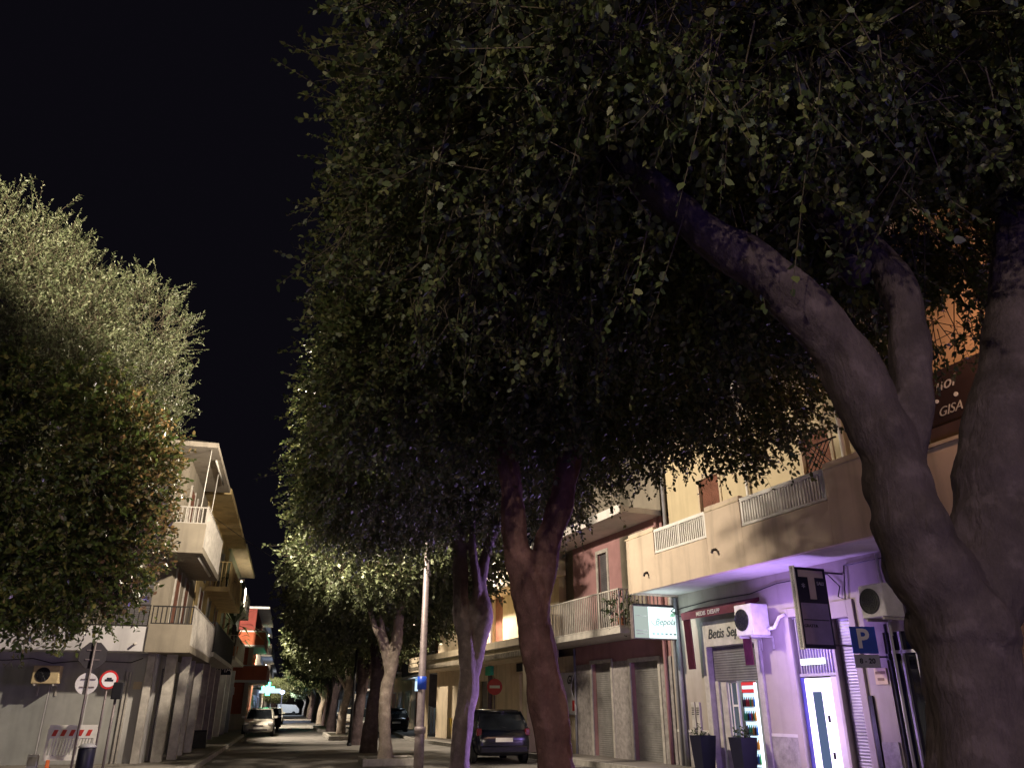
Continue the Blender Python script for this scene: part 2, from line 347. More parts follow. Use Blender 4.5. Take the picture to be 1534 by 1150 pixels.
# ------------------------------------------------------------------ trees
def noise3(p, f, s=0):
    x, y, z = p[:, 0] * f, p[:, 1] * f, p[:, 2] * f
    return (np.sin(x * 1.7 + 3.1 * np.sin(y * .9 + s)) + np.sin(y * 2.1 + 2.3 * np.sin(z * 1.3 + s * 1.7)) + np.sin(z * 1.9 + 2.7 * np.sin(x * 1.1 + s * .6))) / 3
def unit(a): return a / np.maximum(np.linalg.norm(a, axis=1, keepdims=True), 1e-9)
def crown(name, m, parent, lobes, ntw, per=14, ll=.08, lw=.032, tl=.45, seed=0, zmin=None, hexa=True, droop=.35, shell=.45, gap=-.45, xmin=None, rise=0, twigs=True, lens=None):
    rg = np.random.default_rng(seed)
    lb = np.array(lobes, float); w = lb[:, 3] * lb[:, 4] * lb[:, 5]; w = w ** .8; w /= w.sum()
    n = int(ntw * 1.6)
    k = rg.choice(len(lb), n, p=w); d = unit(rg.normal(size=(n, 3)))
    c = lb[k, :3]; rad = lb[k, 3:6]
    bump = 1 + .13 * noise3(d * 3 + k[:, None], 1.6, seed) + .06 * noise3(d * 9 + k[:, None], 1.6, seed)
    r = (1 - shell * rg.random(n) ** 1.6) * bump
    p = c + d * rad * r[:, None]
    keep = noise3(p, 2.1, seed) > gap
    for j in range(len(lb)):
        q = np.linalg.norm((p - lb[j, :3]) / lb[j, 3:6], axis=1); keep &= (q > .5) | (k == j)
    if zmin is not None: keep &= p[:, 2] > zmin + .45 * noise3(p * np.array([1, 1, 0]), 1.4, seed) + .2 * rg.normal(size=n)
    if xmin is not None: keep &= p[:, 0] > xmin + .38 * noise3(p, 1.5, seed) + .14 * rg.normal(size=n)
    p = p[keep][:ntw]; d = d[keep][:ntw]; n = len(p)
    td = unit(d * .9 + rg.normal(size=(n, 3)) * .55 + np.array([0, 0, -droop + rise]))
    L = tl * rg.uniform(.5, 1.3, n); long = rg.random(n) < .02; L[long] *= 1.8
    t = (np.arange(per) + .5) / per
    base = p[:, None, :] + td[:, None, :] * (L[:, None] * t[None])[..., None]
    base[:, :, 2] -= (droop * .35) * (L[:, None] * t[None]) ** 2
    side = unit(np.cross(td, rg.normal(size=(n, 3))))
    sg = np.where(np.arange(per) % 2, 1., -1.)
    ld = td[:, None, :] * .75 + side[:, None, :] * sg[None, :, None] * .75 + rg.normal(size=(n, per, 3)) * .38
    ld[:, :, 2] -= droop * .3
    base = base.reshape(-1, 3); ld = unit(ld.reshape(-1, 3)); nl = len(base)
    nn = rg.normal(size=(nl, 3)) * .8 + np.array([0, 0, .7]); sd = unit(np.cross(ld, nn)); up = np.cross(sd, ld)
    sc = rg.uniform(.6, 1.25, nl)[:, None] * (np.minimum(1, 1)); ln = ll * sc; wd = lw * sc * rg.uniform(.8, 1.2, nl)[:, None]
    if hexa:
        prof = [(0, 0, 0), (.3, -1, .06), (.7, -.8, .04), (1, 0, -.10), (.7, .8, .04), (.3, 1, .06)]
    else:
        prof = [(0, 0, 0), (.42, -1, .05), (1, 0, -.08), (.42, 1, .05)]
    q = len(prof)
    V = np.empty((nl, q, 3), np.float32)
    for i, (a, b, h) in enumerate(prof): V[:, i] = base + ld * ln * a + sd * wd * b + up * ln * h
    V = V.reshape(-1, 3); loops = np.arange(nl * q, dtype=np.int32); starts = np.arange(0, nl * q, q, dtype=np.int32)
    T = np.array(inv_of(parent)); V = V @ T[:3, :3].T + T[:3, 3]
    me = bpy.data.meshes.new(name)
    me.vertices.add(len(V)); me.vertices.foreach_set('co', V.astype(np.float32).ravel())
    me.loops.add(len(loops)); me.loops.foreach_set('vertex_index', loops)
    me.polygons.add(nl); me.polygons.foreach_set('loop_start', starts)
    try: me.polygons.foreach_set('loop_total', np.full(nl, q, np.int32))
    except Exception: pass
    me.materials.append(m); me.update(calc_edges=True)
    o = bpy.data.objects.new(name, me); COL.objects.link(o); rooted(o, parent)
    if twigs:
        # thin three sided stems under the leaves
        e = p + td * L[:, None]; e[:, 2] -= droop * .35 * L ** 2
        s0 = p - td * L[:, None] * .6; s0[:, 2] -= 0
        a = side * .006; b = unit(np.cross(td, side)) * .006
        V = np.stack([s0 + a, s0 - a * .5 + b, s0 - a * .5 - b, e + a * .3, e - a * .15 + b * .3, e - a * .15 - b * .3], 1).reshape(-1, 3)
        V = V @ T[:3, :3].T + T[:3, 3]
        F = (np.arange(n)[:, None, None] * 6 + np.array([[0, 1, 4, 3], [1, 2, 5, 4], [2, 0, 3, 5]])[None]).reshape(-1, 4).astype(np.int32)
        me = bpy.data.meshes.new('twigs'); me.vertices.add(len(V)); me.vertices.foreach_set('co', V.astype(np.float32).ravel())
        me.loops.add(F.size); me.loops.foreach_set('vertex_index', F.ravel()); me.polygons.add(len(F))
        me.polygons.foreach_set('loop_start', np.arange(0, F.size, 4, dtype=np.int32))
        try: me.polygons.foreach_set('loop_total', np.full(len(F), 4, np.int32))
        except Exception: pass
        me.materials.append(M['twig']); me.update(calc_edges=True)
        o2 = bpy.data.objects.new('twigs', me); COL.objects.link(o2); rooted(o2, parent); tag(o2, kind='stuff')
    return o
CL = bpy.data.textures.new('bark_clouds', 'CLOUDS'); CL.noise_scale = .35; CL.noise_depth = 3
CL2 = bpy.data.textures.new('bark_fine', 'CLOUDS'); CL2.noise_scale = .09; CL2.noise_depth = 2
def trunk(name, m, parent, limbs, voxel=.04, strength=.08, seg=16, ridges=0, knots=0):
    mb = MB(); rr = random.Random(len(limbs) * 7)
    for pts, rad in limbs:
        # resample smoothly
        P = [Vector(p) for p in pts]; n = len(P); out = []; ro = []
        for i in range(n - 1):
            p0, p1, p2, p3 = P[max(i - 1, 0)], P[i], P[i + 1], P[min(i + 2, n - 1)]
            for k in range(5):
                t = k / 5
                out.append(.5 * ((2 * p1) + (p2 - p0) * t + (2 * p0 - 5 * p1 + 4 * p2 - p3) * t * t + (3 * p1 - p0 - 3 * p2 + p3) * t ** 3))
                ro.append((rad[i] * (1 - t) + rad[i + 1] * t) * (1 + .05 * math.sin(len(out) * 1.3 + rr.random())))
        out.append(P[-1]); ro.append(rad[-1]); mb.tube(out, [q * (.90 if ridges else 1) for q in ro], seg)
        for g in range(ridges if rad[0] > .14 else 0):
            ph = 2 * PI * g / ridges + rr.random(); tw = rr.uniform(-.09, .09); w0 = rr.uniform(0, 6)
            mb.tube([p + Vector((math.cos(ph + tw * i), math.sin(ph + tw * i), 0)) * ro[i] * .70 for i, p in enumerate(out)], [ro[i] * (.30 + .07 * math.sin(i * .7 + w0)) for i in range(len(out))], 8)
        for g in range(knots):
            i = rr.randrange(2, max(3, len(out) - 6)); a_ = rr.uniform(0, 2 * PI); c_ = out[i] + Vector((math.cos(a_), math.sin(a_), 0)) * ro[i] * .85
            k_ = ro[i] * rr.uniform(.22, .34); mb.tube([c_ + Vector((math.cos(a_), math.sin(a_), -.1)) * k_ * q for q in (-.9, -.3, .1, .3, .22)], [k_ * q for q in (.9, 1.0, .8, .5, .12)], 10)
    o = mb.build(name, m, parent, True)
    if voxel:
        a = o.modifiers.new('remesh', 'REMESH'); a.mode = 'VOXEL'; a.voxel_size = voxel; a.use_smooth_shade = True
        s = o.modifiers.new('smooth', 'SMOOTH'); s.iterations = 3; s.factor = .5
        for tx, st in ((CL, strength), (CL2, strength * .35)):
            d = o.modifiers.new('displace', 'DISPLACE'); d.texture = tx; d.strength = st; d.mid_level = .5; d.texture_coords = 'LOCAL'
    return o

ROWG = 'ficus trees in the row between the carriageways'
def tree(x, y, lab, group=ROWG, kind='ficus_tree'): return empty(kind, (x, y, 0), 0, lab, 'tree', group)
# tree 0: big forked ficus beside the camera
t = tree(3.5, 3.6, 'huge dark forked ficus nearest the camera, its limbs framing the orange wall')
trunk('trunk', M['bark'], t, [
    ([(3.42, 3.6, -.1), (3.44, 3.6, .5), (3.47, 3.6, 1.26), (3.51, 3.6, 1.72), (3.50, 3.6, 2.0), (3.38, 3.6, 2.3), (3.31, 3.6, 2.55), (3.31, 3.62, 2.85), (3.26, 3.65, 3.15), (3.14, 3.68, 3.6), (2.76, 3.75, 4.12), (2.40, 3.9, 4.5), (1.9, 4.2, 5.3), (1.4, 4.6, 6.3)],
     [0.425, 0.29, 0.255, 0.247, 0.273, 0.247, 0.213, 0.187, 0.195, 0.19, 0.175, 0.15, 0.11, 0.05]),
    ([(3.36, 3.68, 2.5), (3.44, 3.7, 2.85), (3.55, 3.65, 3.25), (3.66, 3.65, 3.75), (3.68, 3.7, 4.25), (3.52, 3.9, 4.75), (3.2, 4.4, 5.6), (2.9, 5.0, 6.6)],
     [0.187, 0.145, 0.132, 0.132, 0.123, 0.102, 0.068, 0.043]),
    ([(3.56, 3.62, 1.8), (3.78, 3.6, 2.2), (3.93, 3.6, 2.55), (4.03, 3.6, 2.9), (4.27, 3.6, 3.35), (4.66, 3.6, 4.2), (5.2, 3.6, 5.7), (5.9, 3.6, 7.4)],
     [0.187, 0.230, 0.247, 0.247, 0.247, 0.230, 0.187, 0.102])], .022, .04, 20, ridges=5, knots=3)
trunk('branch', M['bark'], t, [
    ([(3.5, 3.8, 4.3), (3.9, 4.8, 5.4), (4.0, 5.8, 6.6)], [.10, .07, .03]),
    ([(4.9, 3.6, 4.8), (4.6, 2.6, 5.8), (4.2, 2.0, 7)], [.12, .07, .03]), ([(5.2, 3.6, 5.6), (6.0, 4.4, 6.6), (6.5, 5, 7.6)], [.12, .07, .03])], 0, 0, 8)
crown('crown', M['leaf'], t, [(3.3, 4.0, 7.9, 3.9, 4.1, 3.5), (1.9, 5.6, 6.4, 2.2, 2.4, 2.0), (5.2, 5.2, 6.6, 2.2, 2.4, 1.9), (1.6, 3.6, 6.3, 1.7, 1.6, 1.6), (3.6, 5.8, 5.9, 2.0, 1.9, 1.4), (4.7, 2.6, 6.6, 1.9, 1.6, 1.6), (2.3, 2.9, 5.7, 1.6, 1.1, 1.1), (4.3, 3.0, 5.8, 1.7, 1.1, 1.1)],
      21000, 13, .062, .019, .42, 1, zmin=4.4, xmin=-.05, droop=.28, gap=-.22)
# tree 1
t = tree(3.1, 9.6, 'second ficus of the row, thick V forked trunk with reddish bark')
trunk('trunk', M['bark_red'], t, [
    ([(3.22, 9.6, -.1), (3.17, 9.6, .45), (3.13, 9.6, .9), (3.03, 9.6, 1.65), (2.90, 9.6, 2.38), (2.80, 9.6, 2.95), (2.66, 9.6, 3.4), (2.60, 9.6, 3.96), (2.53, 9.6, 4.6), (2.2, 9.8, 5.6), (1.8, 10, 6.8)],
     [.34, .25, .235, .255, .24, .25, .20, .17, .15, .11, .05]),
    ([(2.86, 9.6, 2.6), (3.0, 9.6, 3.2), (3.1, 9.6, 3.6), (3.26, 9.6, 4.0), (3.41, 9.6, 4.67), (3.8, 9.6, 5.8), (4.3, 9.6, 7.2)],
     [.22, .21, .185, .19, .17, .12, .05])], .022, .05, 18, ridges=4, knots=2)
crown('crown', M['leaf'], t, [(3.3, 9.7, 8.0, 4.0, 3.3, 3.6), (1.6, 9.8, 6.5, 2.2, 2.4, 1.9), (5.0, 9.2, 6.3, 2.3, 2.3, 1.7), (3.4, 8.4, 6.0, 2.2, 1.8, 1.4), (1.2, 9.4, 5.6, 1.2, 1.9, 1.0)],
      14500, 13, .075, .022, .45, 2, zmin=4.75, xmin=.12, droop=.3, gap=-.28)
# tree 2
t = tree(3.1, 15.0, 'slim two stemmed ficus with violet lit edges left of the V forked one')
trunk('trunk', M['bark_mid'], t, [
    ([(3.08, 15, -.1), (3.07, 15, .5), (3.13, 15, 1.25), (3.22, 15, 1.9), (3.18, 15, 2.6), (3.05, 15, 3.2), (3.0, 15, 4.06), (2.93, 15, 4.84), (2.6, 15, 6), (2.2, 15, 7.2)],
     [.30, .21, .20, .21, .20, .19, .15, .13, .09, .04]),
    ([(3.18, 15, 1.6), (3.33, 15, 2.4), (3.48, 14.95, 3.15), (3.42, 15, 3.6), (3.46, 15, 4.1), (3.70, 15, 4.9), (4.2, 15, 6), (4.6, 15, 7.2)],
     [.14, .17, .20, .14, .12, .11, .08, .04]),
    ([(3.2, 15, 2.7), (3.32, 14.9, 3.6), (3.2, 14.9, 4.6), (3.3, 14.9, 5.4)], [.13, .10, .08, .05])], .022, .04, 16, ridges=4, knots=1)
crown('crown', M['leaf'], t, [(2.8, 15.2, 7.6, 3.4, 2.9, 3.0), (1.6, 17.8, 5.7, 2.1, 1.3, 1.0), (1.1, 13.9, 5.6, 1.3, 1.8, 1.0), (.9, 15.6, 5.6, 1.2, 1.8, 1.0), (1.5, 15.2, 6.3, 2.2, 2.3, 1.7), (4.3, 14.5, 6.3, 1.8, 1.8, 1.5)],
      11500, 13, .085, .026, .48, 3, zmin=4.7, xmin=-.05, hexa=False, droop=.4)
# tree 3, pale trunk
t = tree(2.95, 25.0, 'pale barked ficus left of the lamp post, its crown lit yellow green')
trunk('trunk', M['bark_pale'], t, [
    ([(2.92, 25, -.1), (2.90, 25, .5), (2.83, 25, 1.3), (2.85, 25, 2.07), (3.0, 25, 2.9), (3.08, 25, 3.6), (3.12, 25, 4.57), (3.3, 25, 6)], [.30, .19, .18, .20, .18, .17, .14, .08]),
    ([(2.88, 25, 2.3), (2.7, 25, 3.1), (2.3, 25, 4.0), (1.9, 25, 5.2)], [.12, .10, .085, .05]),
    ([(2.98, 25, 2.8), (2.6, 25.1, 3.8), (2.5, 25, 4.8)], [.10, .09, .05])], .03, .06, 14)
far_lobes = lambda x, y, z=0: [(x, y, 6.6 + z, 3.3, 3.2, 2.4), (x - 1.5, y - .3, 5.9 + z, 2.0, 2.1, 1.5), (x + 1.6, y + .3, 6.0 + z, 2.0, 2.1, 1.5), (x - .3, y - 1.6, 6.0 + z, 1.9, 1.7, 1.4)]
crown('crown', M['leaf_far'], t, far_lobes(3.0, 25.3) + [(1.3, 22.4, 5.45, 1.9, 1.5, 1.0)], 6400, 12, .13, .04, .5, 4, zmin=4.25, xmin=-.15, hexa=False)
# the rest of the row: one source with its trunk and crown, copied
src = tree(3.2, 38.0, 'dark trunked ficus beside a thin post, seventh along the row')
trunk('trunk', M['bark'], src, [
    ([(3.05, 38, -.1), (3.08, 38, .8), (3.15, 38, 1.7), (3.2, 38, 2.4), (3.1, 38, 3.2), (2.8, 38, 4.2), (2.4, 38, 5.4)], [.38, .28, .24, .24, .19, .15, .08]),
    ([(3.18, 38, 2.1), (3.5, 38, 3.2), (3.8, 38, 4.2), (4.2, 38, 5.2)], [.18, .19, .17, .08])], .05, .06, 12)
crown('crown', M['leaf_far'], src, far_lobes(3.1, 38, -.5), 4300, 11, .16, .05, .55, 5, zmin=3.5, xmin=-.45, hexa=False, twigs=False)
pale = tree(3.05, 48.0, 'slender pale trunked ficus in the nearer raised kerb')
trunk('trunk', M['bark_pale'], pale, [
    ([(3.05, 48, 0), (3.07, 48, 1.2), (3.3, 48, 2.4), (3.2, 48, 3.4), (3.0, 48, 5.4)], [.30, .24, .22, .16, .08]),
    ([(3.3, 48, 2.2), (3.9, 48, 3.6), (4.2, 48, 5)], [.14, .11, .06]), ([(3.2, 48, 2.4), (2.4, 48, 3.6), (1.8, 48, 4.6)], [.12, .09, .05])], .05, .05, 12)
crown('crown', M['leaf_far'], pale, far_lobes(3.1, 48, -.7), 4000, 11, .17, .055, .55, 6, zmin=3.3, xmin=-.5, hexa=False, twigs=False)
rr = random.Random(4)
ords = ['tree of the far row with a dark trunk behind the nearer raised kerb', 'tree of the far row, next beyond the dark trunk', 'far row tree in the second raised kerb',
        'small far row tree, fourth beyond the raised kerb', 'tiny far row tree, fifth beyond the raised kerb', 'tiny far row tree, sixth beyond the raised kerb',
        'tiny far row tree, seventh beyond the raised kerb', 'tiny far row tree, eighth beyond the raised kerb', 'tiny far row tree near the end of the street',
        'last tree of the row at the end of the street', 'dark ficus between the pale one and the thin post']
for i, y in enumerate([57, 64, 72, 82, 92, 103, 116, 131, 150, 172, 31.5]):
    c = copy_tree(src if i % 2 == 0 else pale)
    c.location = (3.2 + rr.uniform(-.2, .2), y, 0)
    c.rotation_euler[2] = rr.uniform(-.25, .25)
    c.scale = (1, 1, rr.uniform(.92, 1.05)); c['label'] = ords[i]
for x in (0,):  # opposite row beyond the junction, left kerb
    for i, y in enumerate([118, 140, 165]):
        c = copy_tree(src); c.location = (-1.9, y, 0); c.rotation_euler[2] = PI; c.scale = (.55, .55, .6)
        c['label'] = ['small dark tree on the left kerb beyond the green cross', 'tiny dark tree on the left kerb, second beyond the cross', 'tiny dark tree on the left kerb, third beyond the cross'][i]
        c['group'] = 'small trees on the left kerb'
# left trees
t = tree(-6.9, 16.8, 'tall olive leaved tree at the left edge, lit from the front', 'trees on the left pavement', 'leafy_tree')
trunk('trunk', M['bark'], t, [([(-6.9, 16.8, -.1), (-6.9, 16.8, 2.5), (-6.8, 17, 5), (-6.6, 17.2, 8), (-6.3, 17.3, 11)], [.34, .28, .22, .15, .06]),
    ([(-6.8, 17, 4), (-5.8, 17.2, 6.5), (-4.5, 17.4, 9)], [.16, .12, .05])], .05, .05, 12)
crown('crown', M['leaf_olive'], t, [(-6.75, 17.0, 8.9, 1.9, 2.4, 3.05), (-5.3, 16.8, 8.7, 1.3, 1.7, 2.0), (-3.95, 16.9, 9.2, .95, 1.2, 1.25), (-5.6, 16.6, 7.0, 2.6, 2.2, 2.2), (-8.8, 16.8, 7.5, 2.6, 2.4, 3.2), (-3.9, 17.0, 7.9, 1.1, 1.2, 1.0)],
      11000, 15, .075, .014, .42, 11, droop=-.25, rise=.25, hexa=False, shell=.5, gap=-.6)
t = tree(-6.6, 15.4, 'lower broad leaved tree with orange young leaves over the white ledge', 'trees on the left pavement', 'leafy_tree')
trunk('trunk', M['bark'], t, [([(-6.6, 15.4, -.1), (-6.6, 15.4, 1.5), (-6.2, 15.5, 3), (-5.6, 15.6, 5)], [.25, .2, .17, .08])], .05, .05, 12)
crown('crown', M['leaf_mix'], t, [(-5.0, 15.6, 5.3, 2.1, 1.9, 2.3), (-7.0, 15.4, 5.2, 2.2, 1.9, 2.1), (-4.2, 15.6, 4.0, 1.35, 1.4, 1.3), (-5.9, 15.3, 3.8, 1.6, 1.4, 1.15)],
      6200, 13, .10, .026, .42, 12, zmin=2.55, droop=.15, gap=-.6)
crown('young_leaves', M['leaf_tip'], t, [(-3.55, 15.7, 5.6, .95, 1.2, 1.6), (-3.35, 15.8, 4.4, .75, 1.1, 1.3)],
      1300, 13, .09, .026, .35, 13, zmin=2.9, droop=-.2, rise=.3, gap=-.7)
t = tree(-9.3, 8.6, 'unseen leafy tree added left of the camera to shade the left trees', 'trees on the left pavement', 'leafy_tree')  # added out of view so that its crown shades the left trees
trunk('trunk', M['bark'], t, [([(-9.3, 8.6, -.1), (-9.3, 8.6, 3), (-9.2, 8.6, 5), (-9.0, 8.6, 7)], [.25, .2, .17, .08])], .08, .05, 10)
crown('crown', M['leaf_mix'], t, [(-7.7, 8.6, 6.9, 1.75, 1.6, 2.35)], 9000, 12, .13, .04, .45, 14, zmin=3.6, droop=.15, hexa=False, twigs=False)

# raised kerbs around tree pits
def pit(x, y, w, l, lab):
    o = empty('tree_pit', (x, y, 0), 0, lab, 'tree pit', 'kerbed tree pits of the row')
    m = MB(); h = .2
    m.box(x - w, x + w, y - l, y - l + .15, 0, h); m.box(x - w, x + w, y + l - .15, y + l, 0, h)
    m.box(x - w, x - w + .15, y - l + .152, y + l - .152, 0, h); m.box(x + w - .15, x + w, y - l + .152, y + l - .152, 0, h)
    m.build('kerb_edge', M['kerb'], o, bevel=.02)
    m = MB(); m.box(x - w + .152, x + w - .152, y - l + .152, y + l - .152, 0, h - .05); m.build('soil', M['soil'], o)
pit(3.15, 46.5, 1.0, 3.6, 'low stone kerb around the foot of the slender pale tree')
pit(3.1, 62.0, 1.0, 5.0, 'low stone kerb further along the tree row')
pit(3.0, 25.0, .8, .8, 'flat stone rim around the foot of the pale tree by the lamp post')
tag(MB().box(2.3, 3.9, 57, 66.8, .15, .19).build('weeds', M['palm']), kind='stuff')

# ------------------------------------------------------------------ building helpers
FR = Matrix.Translation(P0) @ Matrix.Rotation(math.atan2(-math.cos(a7), math.sin(a7)), 4, 'Z')   # local x toward the camera along the facades, -y toward the street
def wallx(m, u0, u1, z0, z1, y0, y1, holes=()):
    """wall in the xz plane with rectangular openings (u0,u1,z0,z1)"""
    us = sorted({u0, u1, *[h[0] for h in holes], *[h[1] for h in holes]}); zs = sorted({z0, z1, *[h[2] for h in holes], *[h[3] for h in holes]})
    for i in range(len(us) - 1):
        run = None
        for j in range(len(zs) - 1):
            cu, cz = (us[i] + us[i + 1]) / 2, (zs[j] + zs[j + 1]) / 2
            hole = any(h[0] < cu < h[1] and h[2] < cz < h[3] for h in holes)
            if not hole:
                if run is None: run = zs[j]
            if (hole or j == len(zs) - 2) and run is not None:
                m.box(us[i], us[i + 1], y0, y1, run, zs[j] if hole else zs[j + 1]); run = None
def rails(m, u0, u1, y, z0, z1, step=.11, w=.012, top=.03, axis='x', flat=False):
    """railing along x (or y) with bars"""
    n = max(1, int(abs(u1 - u0) / step))
    B = (lambda a, b, c, d_, e, f: m.box(a, b, c, d_, e, f)) if axis == 'x' else (lambda a, b, c, d_, e, f: m.box(c, d_, a, b, e, f))
    for i in range(n + 1):
        u = u0 + (u1 - u0) * i / n; B(u - w, u + w, y - w, y + w, z0 + .03, z1 - .03)
    B(u0 - .02, u1 + .02, y - top * .7, y + top * .7, z1 - .035, z1); B(u0 - .02, u1 + .02, y - .018, y + .018, z0, z0 + .035)
def shell(parent, Mx, u0, u1, z1, depth, m, name='wall', z0=0, y=0):
    """the body behind the facade"""
    b = MB(Mx); b.box(u0, u1, y + .35, y + depth, z0, z1); return b.build(name, m, parent)

# ------------------------------------------------------------------ yellow building (u 5.92 .. 16)
def root_at(name, u, lab, cat): 
    p = FR @ Vector((u, 0, 0)); return empty(name, tuple(p), math.atan2(-math.cos(a7), math.sin(a7)), lab, cat)
yb = root_at('yellow_building', 5.92, 'yellow rendered building with a long solid balcony front over the violet lit shops', 'building')
m = MB(FR); wallx(m, 5.92, 15.9, 0, 4.45, 0, .3, [(7.6, 9.55, 0, 3.5), (10.8, 12.0, 0, 3.45), (12.08, 12.58, .4, 3.3), (13.35, 14.35, .0, 2.9), (14.7, 15.6, .0, 2.9)])
m.build('ground_floor_wall', M['groundfl'], yb)
m = MB(FR); wallx(m, 6.3, 15.9, 4.65, 8.6, .0, .3, [(7.9, 8.8, 4.75, 7.4), (11.95, 12.85, 4.75, 7.4), (14.6, 15.3, 5.6, 7.2)]); m.build('upper_wall', M['yellow2'], yb)
shell(yb, FR, 5.92, 15.9, 8.6, 10, M['beige'], 'rear_wall', y=2.6)
m = MB(FR); m.box(5.8, 16.0, -1.45, 13, 8.6, 8.8); m.build('roof_slab', M['soffit'], yb)
m = MB(FR); m.box(6.46, 15.9, -1.38, 0, 4.45, 4.65); slab = m.build('balcony_slab', M['soffit'], yb)
m = MB(FR)
wallx(m, 6.46, 15.9, 4.40, 5.87, -1.52, -1.382, [(7.75, 10.05, 5.27, 6.0), (11.36, 14.0, 5.27, 6.0)])
m.box(6.322, 6.458, -1.52, 0, 4.40, 5.87)
par = m.build('balcony_parapet', M['yellow'], yb, bevel=.006)
for a, b in ((6.30, 7.75), (10.05, 11.36), (14.0, 15.9)): MB(FR).box(a, b, -1.54, -1.36, 5.872, 5.91).build('parapet_coping', M['cream'], par)
for a, b in ((7.8, 10.0), (11.41, 13.95)):
    m = MB(FR); n = int((b - a) / .082)
    for i in range(n + 1):
        u = a + (b - a) * i / n; m.box(u - .017, u + .017, -1.49, -1.43, 5.34, 5.84)
    m.box(a - .04, b + .04, -1.51, -1.41, 5.84, 5.92); m.box(a - .04, b + .04, -1.505, -1.415, 5.29, 5.345)
    for u in (a, (a + b) / 2, b): m.box(u - .03, u + .03, -1.5, -1.42, 5.30, 5.90)
    m.build('white_railing', M['white'], yb)
for u in (8.35, 12.4):
    m = MB(FR); m.box(u - .42, u - .005, .06, .11, 4.78, 7.38); m.box(u + .005, u + .42, .06, .11, 4.78, 7.38); w = m.build('louvred_door', M['persiana'], yb)
    m = MB(FR); wallx(m, u - .52, u + .52, 4.66, 7.48, -.03, .06, [(u - .44, u + .44, 4.66, 7.38)]); m.build('door_frame', M['cream'], w)
m = MB(FR); m.box(14.62, 15.28, .08, .12, 5.6, 7.2); m.build('window', M['glass'], yb)
m = MB(FR); m.tube([(13.25, -.08, 4.66), (13.25, -.08, 8.55)], .05, 8); m.build('downpipe', M['white'], yb, True)
m = MB(FR); m.tube([(10.0, -.08, 4.66), (10.0, -.08, 8.55)], .045, 8); m.build('downpipe', M['white'], yb, True)
m = MB(FR); m.tube([(6.42, -.10, .1), (6.42, -.10, 4.38)], .06, 8); m.tube([(6.2, -.07, .1), (6.2, -.07, 8.5)], .055, 8); m.build('downpipe', M['plasticgrey'], yb, True)
# balcony divider grille with diamonds near the pipe
m = MB(FR)
for k in range(4):
    m.tube([(13.45 + .12 * k, -1.44, 5.92), (13.9 + .12 * k, -1.44, 6.45)], .011, 5); m.tube([(13.45 + .12 * k, -1.44, 6.45), (13.9 + .12 * k, -1.44, 5.92)], .011, 5)
m.box(13.4, 14.4, -1.455, -1.425, 6.45, 6.48); m.build('diamond_grille', M['iron'], yb)
for u, z in ((7.35, 4.85), (10.35, 4.95)):
    m = MB(FR); m.tube([(u, -1.52, z), (u + .02, -1.62, z - .03), (u + .03, -1.66, z - .10)], [.035, .03, .03], 8); m.build('drain_spout', M['iron'], yb, True)
# string course and darker plinth
m = MB(FR); m.box(9.75, 10.62, -.035, 0, .93, .99); m.box(5.95, 7.4, -.035, 0, .93, .99); m.build('string_course', M['soffit'], yb)
for a, b in ((9.75, 10.62), (5.95, 7.4), (12.9, 13.3)): MB(FR).box(a, b, -.03, 0, .02, .928).build('plinth', M['stone'], yb)
# shop with white surround and half lowered shutter
m = MB(FR); wallx(m, 7.42, 9.72, .02, 3.62, -.06, .25, [(7.62, 9.53, .02, 2.98)]); fr = m.build('shop_surround', M['offwhite'], yb, bevel=.01)
m = MB(FR); m.text('Betis Seppi', .34, 8.5, 3.28, -.068, .25, bold=.004); m.build('lettering', M['iron'], fr)
m = MB(FR); m.box(7.63, 9.52, .12, .16, 2.15, 2.97); m.build('roller_shutter', M['shutterdark'], yb)
m = MB(FR); m.box(7.63, 7.78, .10, .14, .1, 2.15); m.box(7.80, 8.02, .16, .2, .1, 2.15); m.build('side_panel', M['offwhite'], yb)
m = MB(FR)
for u in (8.03, 8.14, 8.36): m.box(u, u + .035, .2, .25, .1, 2.11)
m.box(8.03, 8.395, .2, .25, 2.112, 2.15); m.box(8.176, 8.359, .2, .25, 1.55, 1.6); m.box(8.176, 8.359, .2, .25, .62, .66)
gd = m.build('glass_door', M['white'], yb)
m = MB(FR); m.box(8.066, 8.358, .215, .225, .1, 2.1); m.build('door_pane', mat('shop_glass', (.10, .14, .17), .1, .2, 2, spec=.6), gd)
# interior of this shop
m = MB(FR); m.box(7.4, 9.8, 2.3, 2.5, .1, 3.5); m.box(7.35, 7.4, .3, 2.3, .1, 3.5); m.box(9.8, 9.85, .3, 2.3, .1, 3.5); m.box(7.4, 9.8, .3, 2.3, 3.45, 3.5); m.build('shop_interior', M['soffit'], yb)
# frame and slats over the violet door
m = MB(FR); wallx(m, 10.62, 12.75, .02, 3.62, -.05, .2, [(10.8, 12.0, .02, 3.43), (12.08, 12.58, .02, 3.28)]); m.build('portal_frame', M['groundfl'], yb, bevel=.01)
m = MB(FR)
for i in range(13):
    u = 10.90 + i * .085; m.box(u - .012, u + .012, .05, .075, 2.22, 3.40)
m.box(10.82, 11.98, .05, .09, 2.16, 2.22); m.box(10.82, 11.98, .05, .09, 3.39, 3.42); m.build('barred_fanlight', M['brass'], yb)
m = MB(FR); m.box(10.81, 11.99, .13, .15, 2.2, 3.43); m.build('fanlight_pane', M['signviolet'], yb)
m = MB(FR); m.box(10.97, 11.33, .0, .04, 2.40, 2.52); m.box(11.345, 11.49, 0, .04, 2.40, 2.52); m.box(11.505, 11.66, 0, .04, 2.40, 2.52); m.build('led_sign', M['led'], yb)
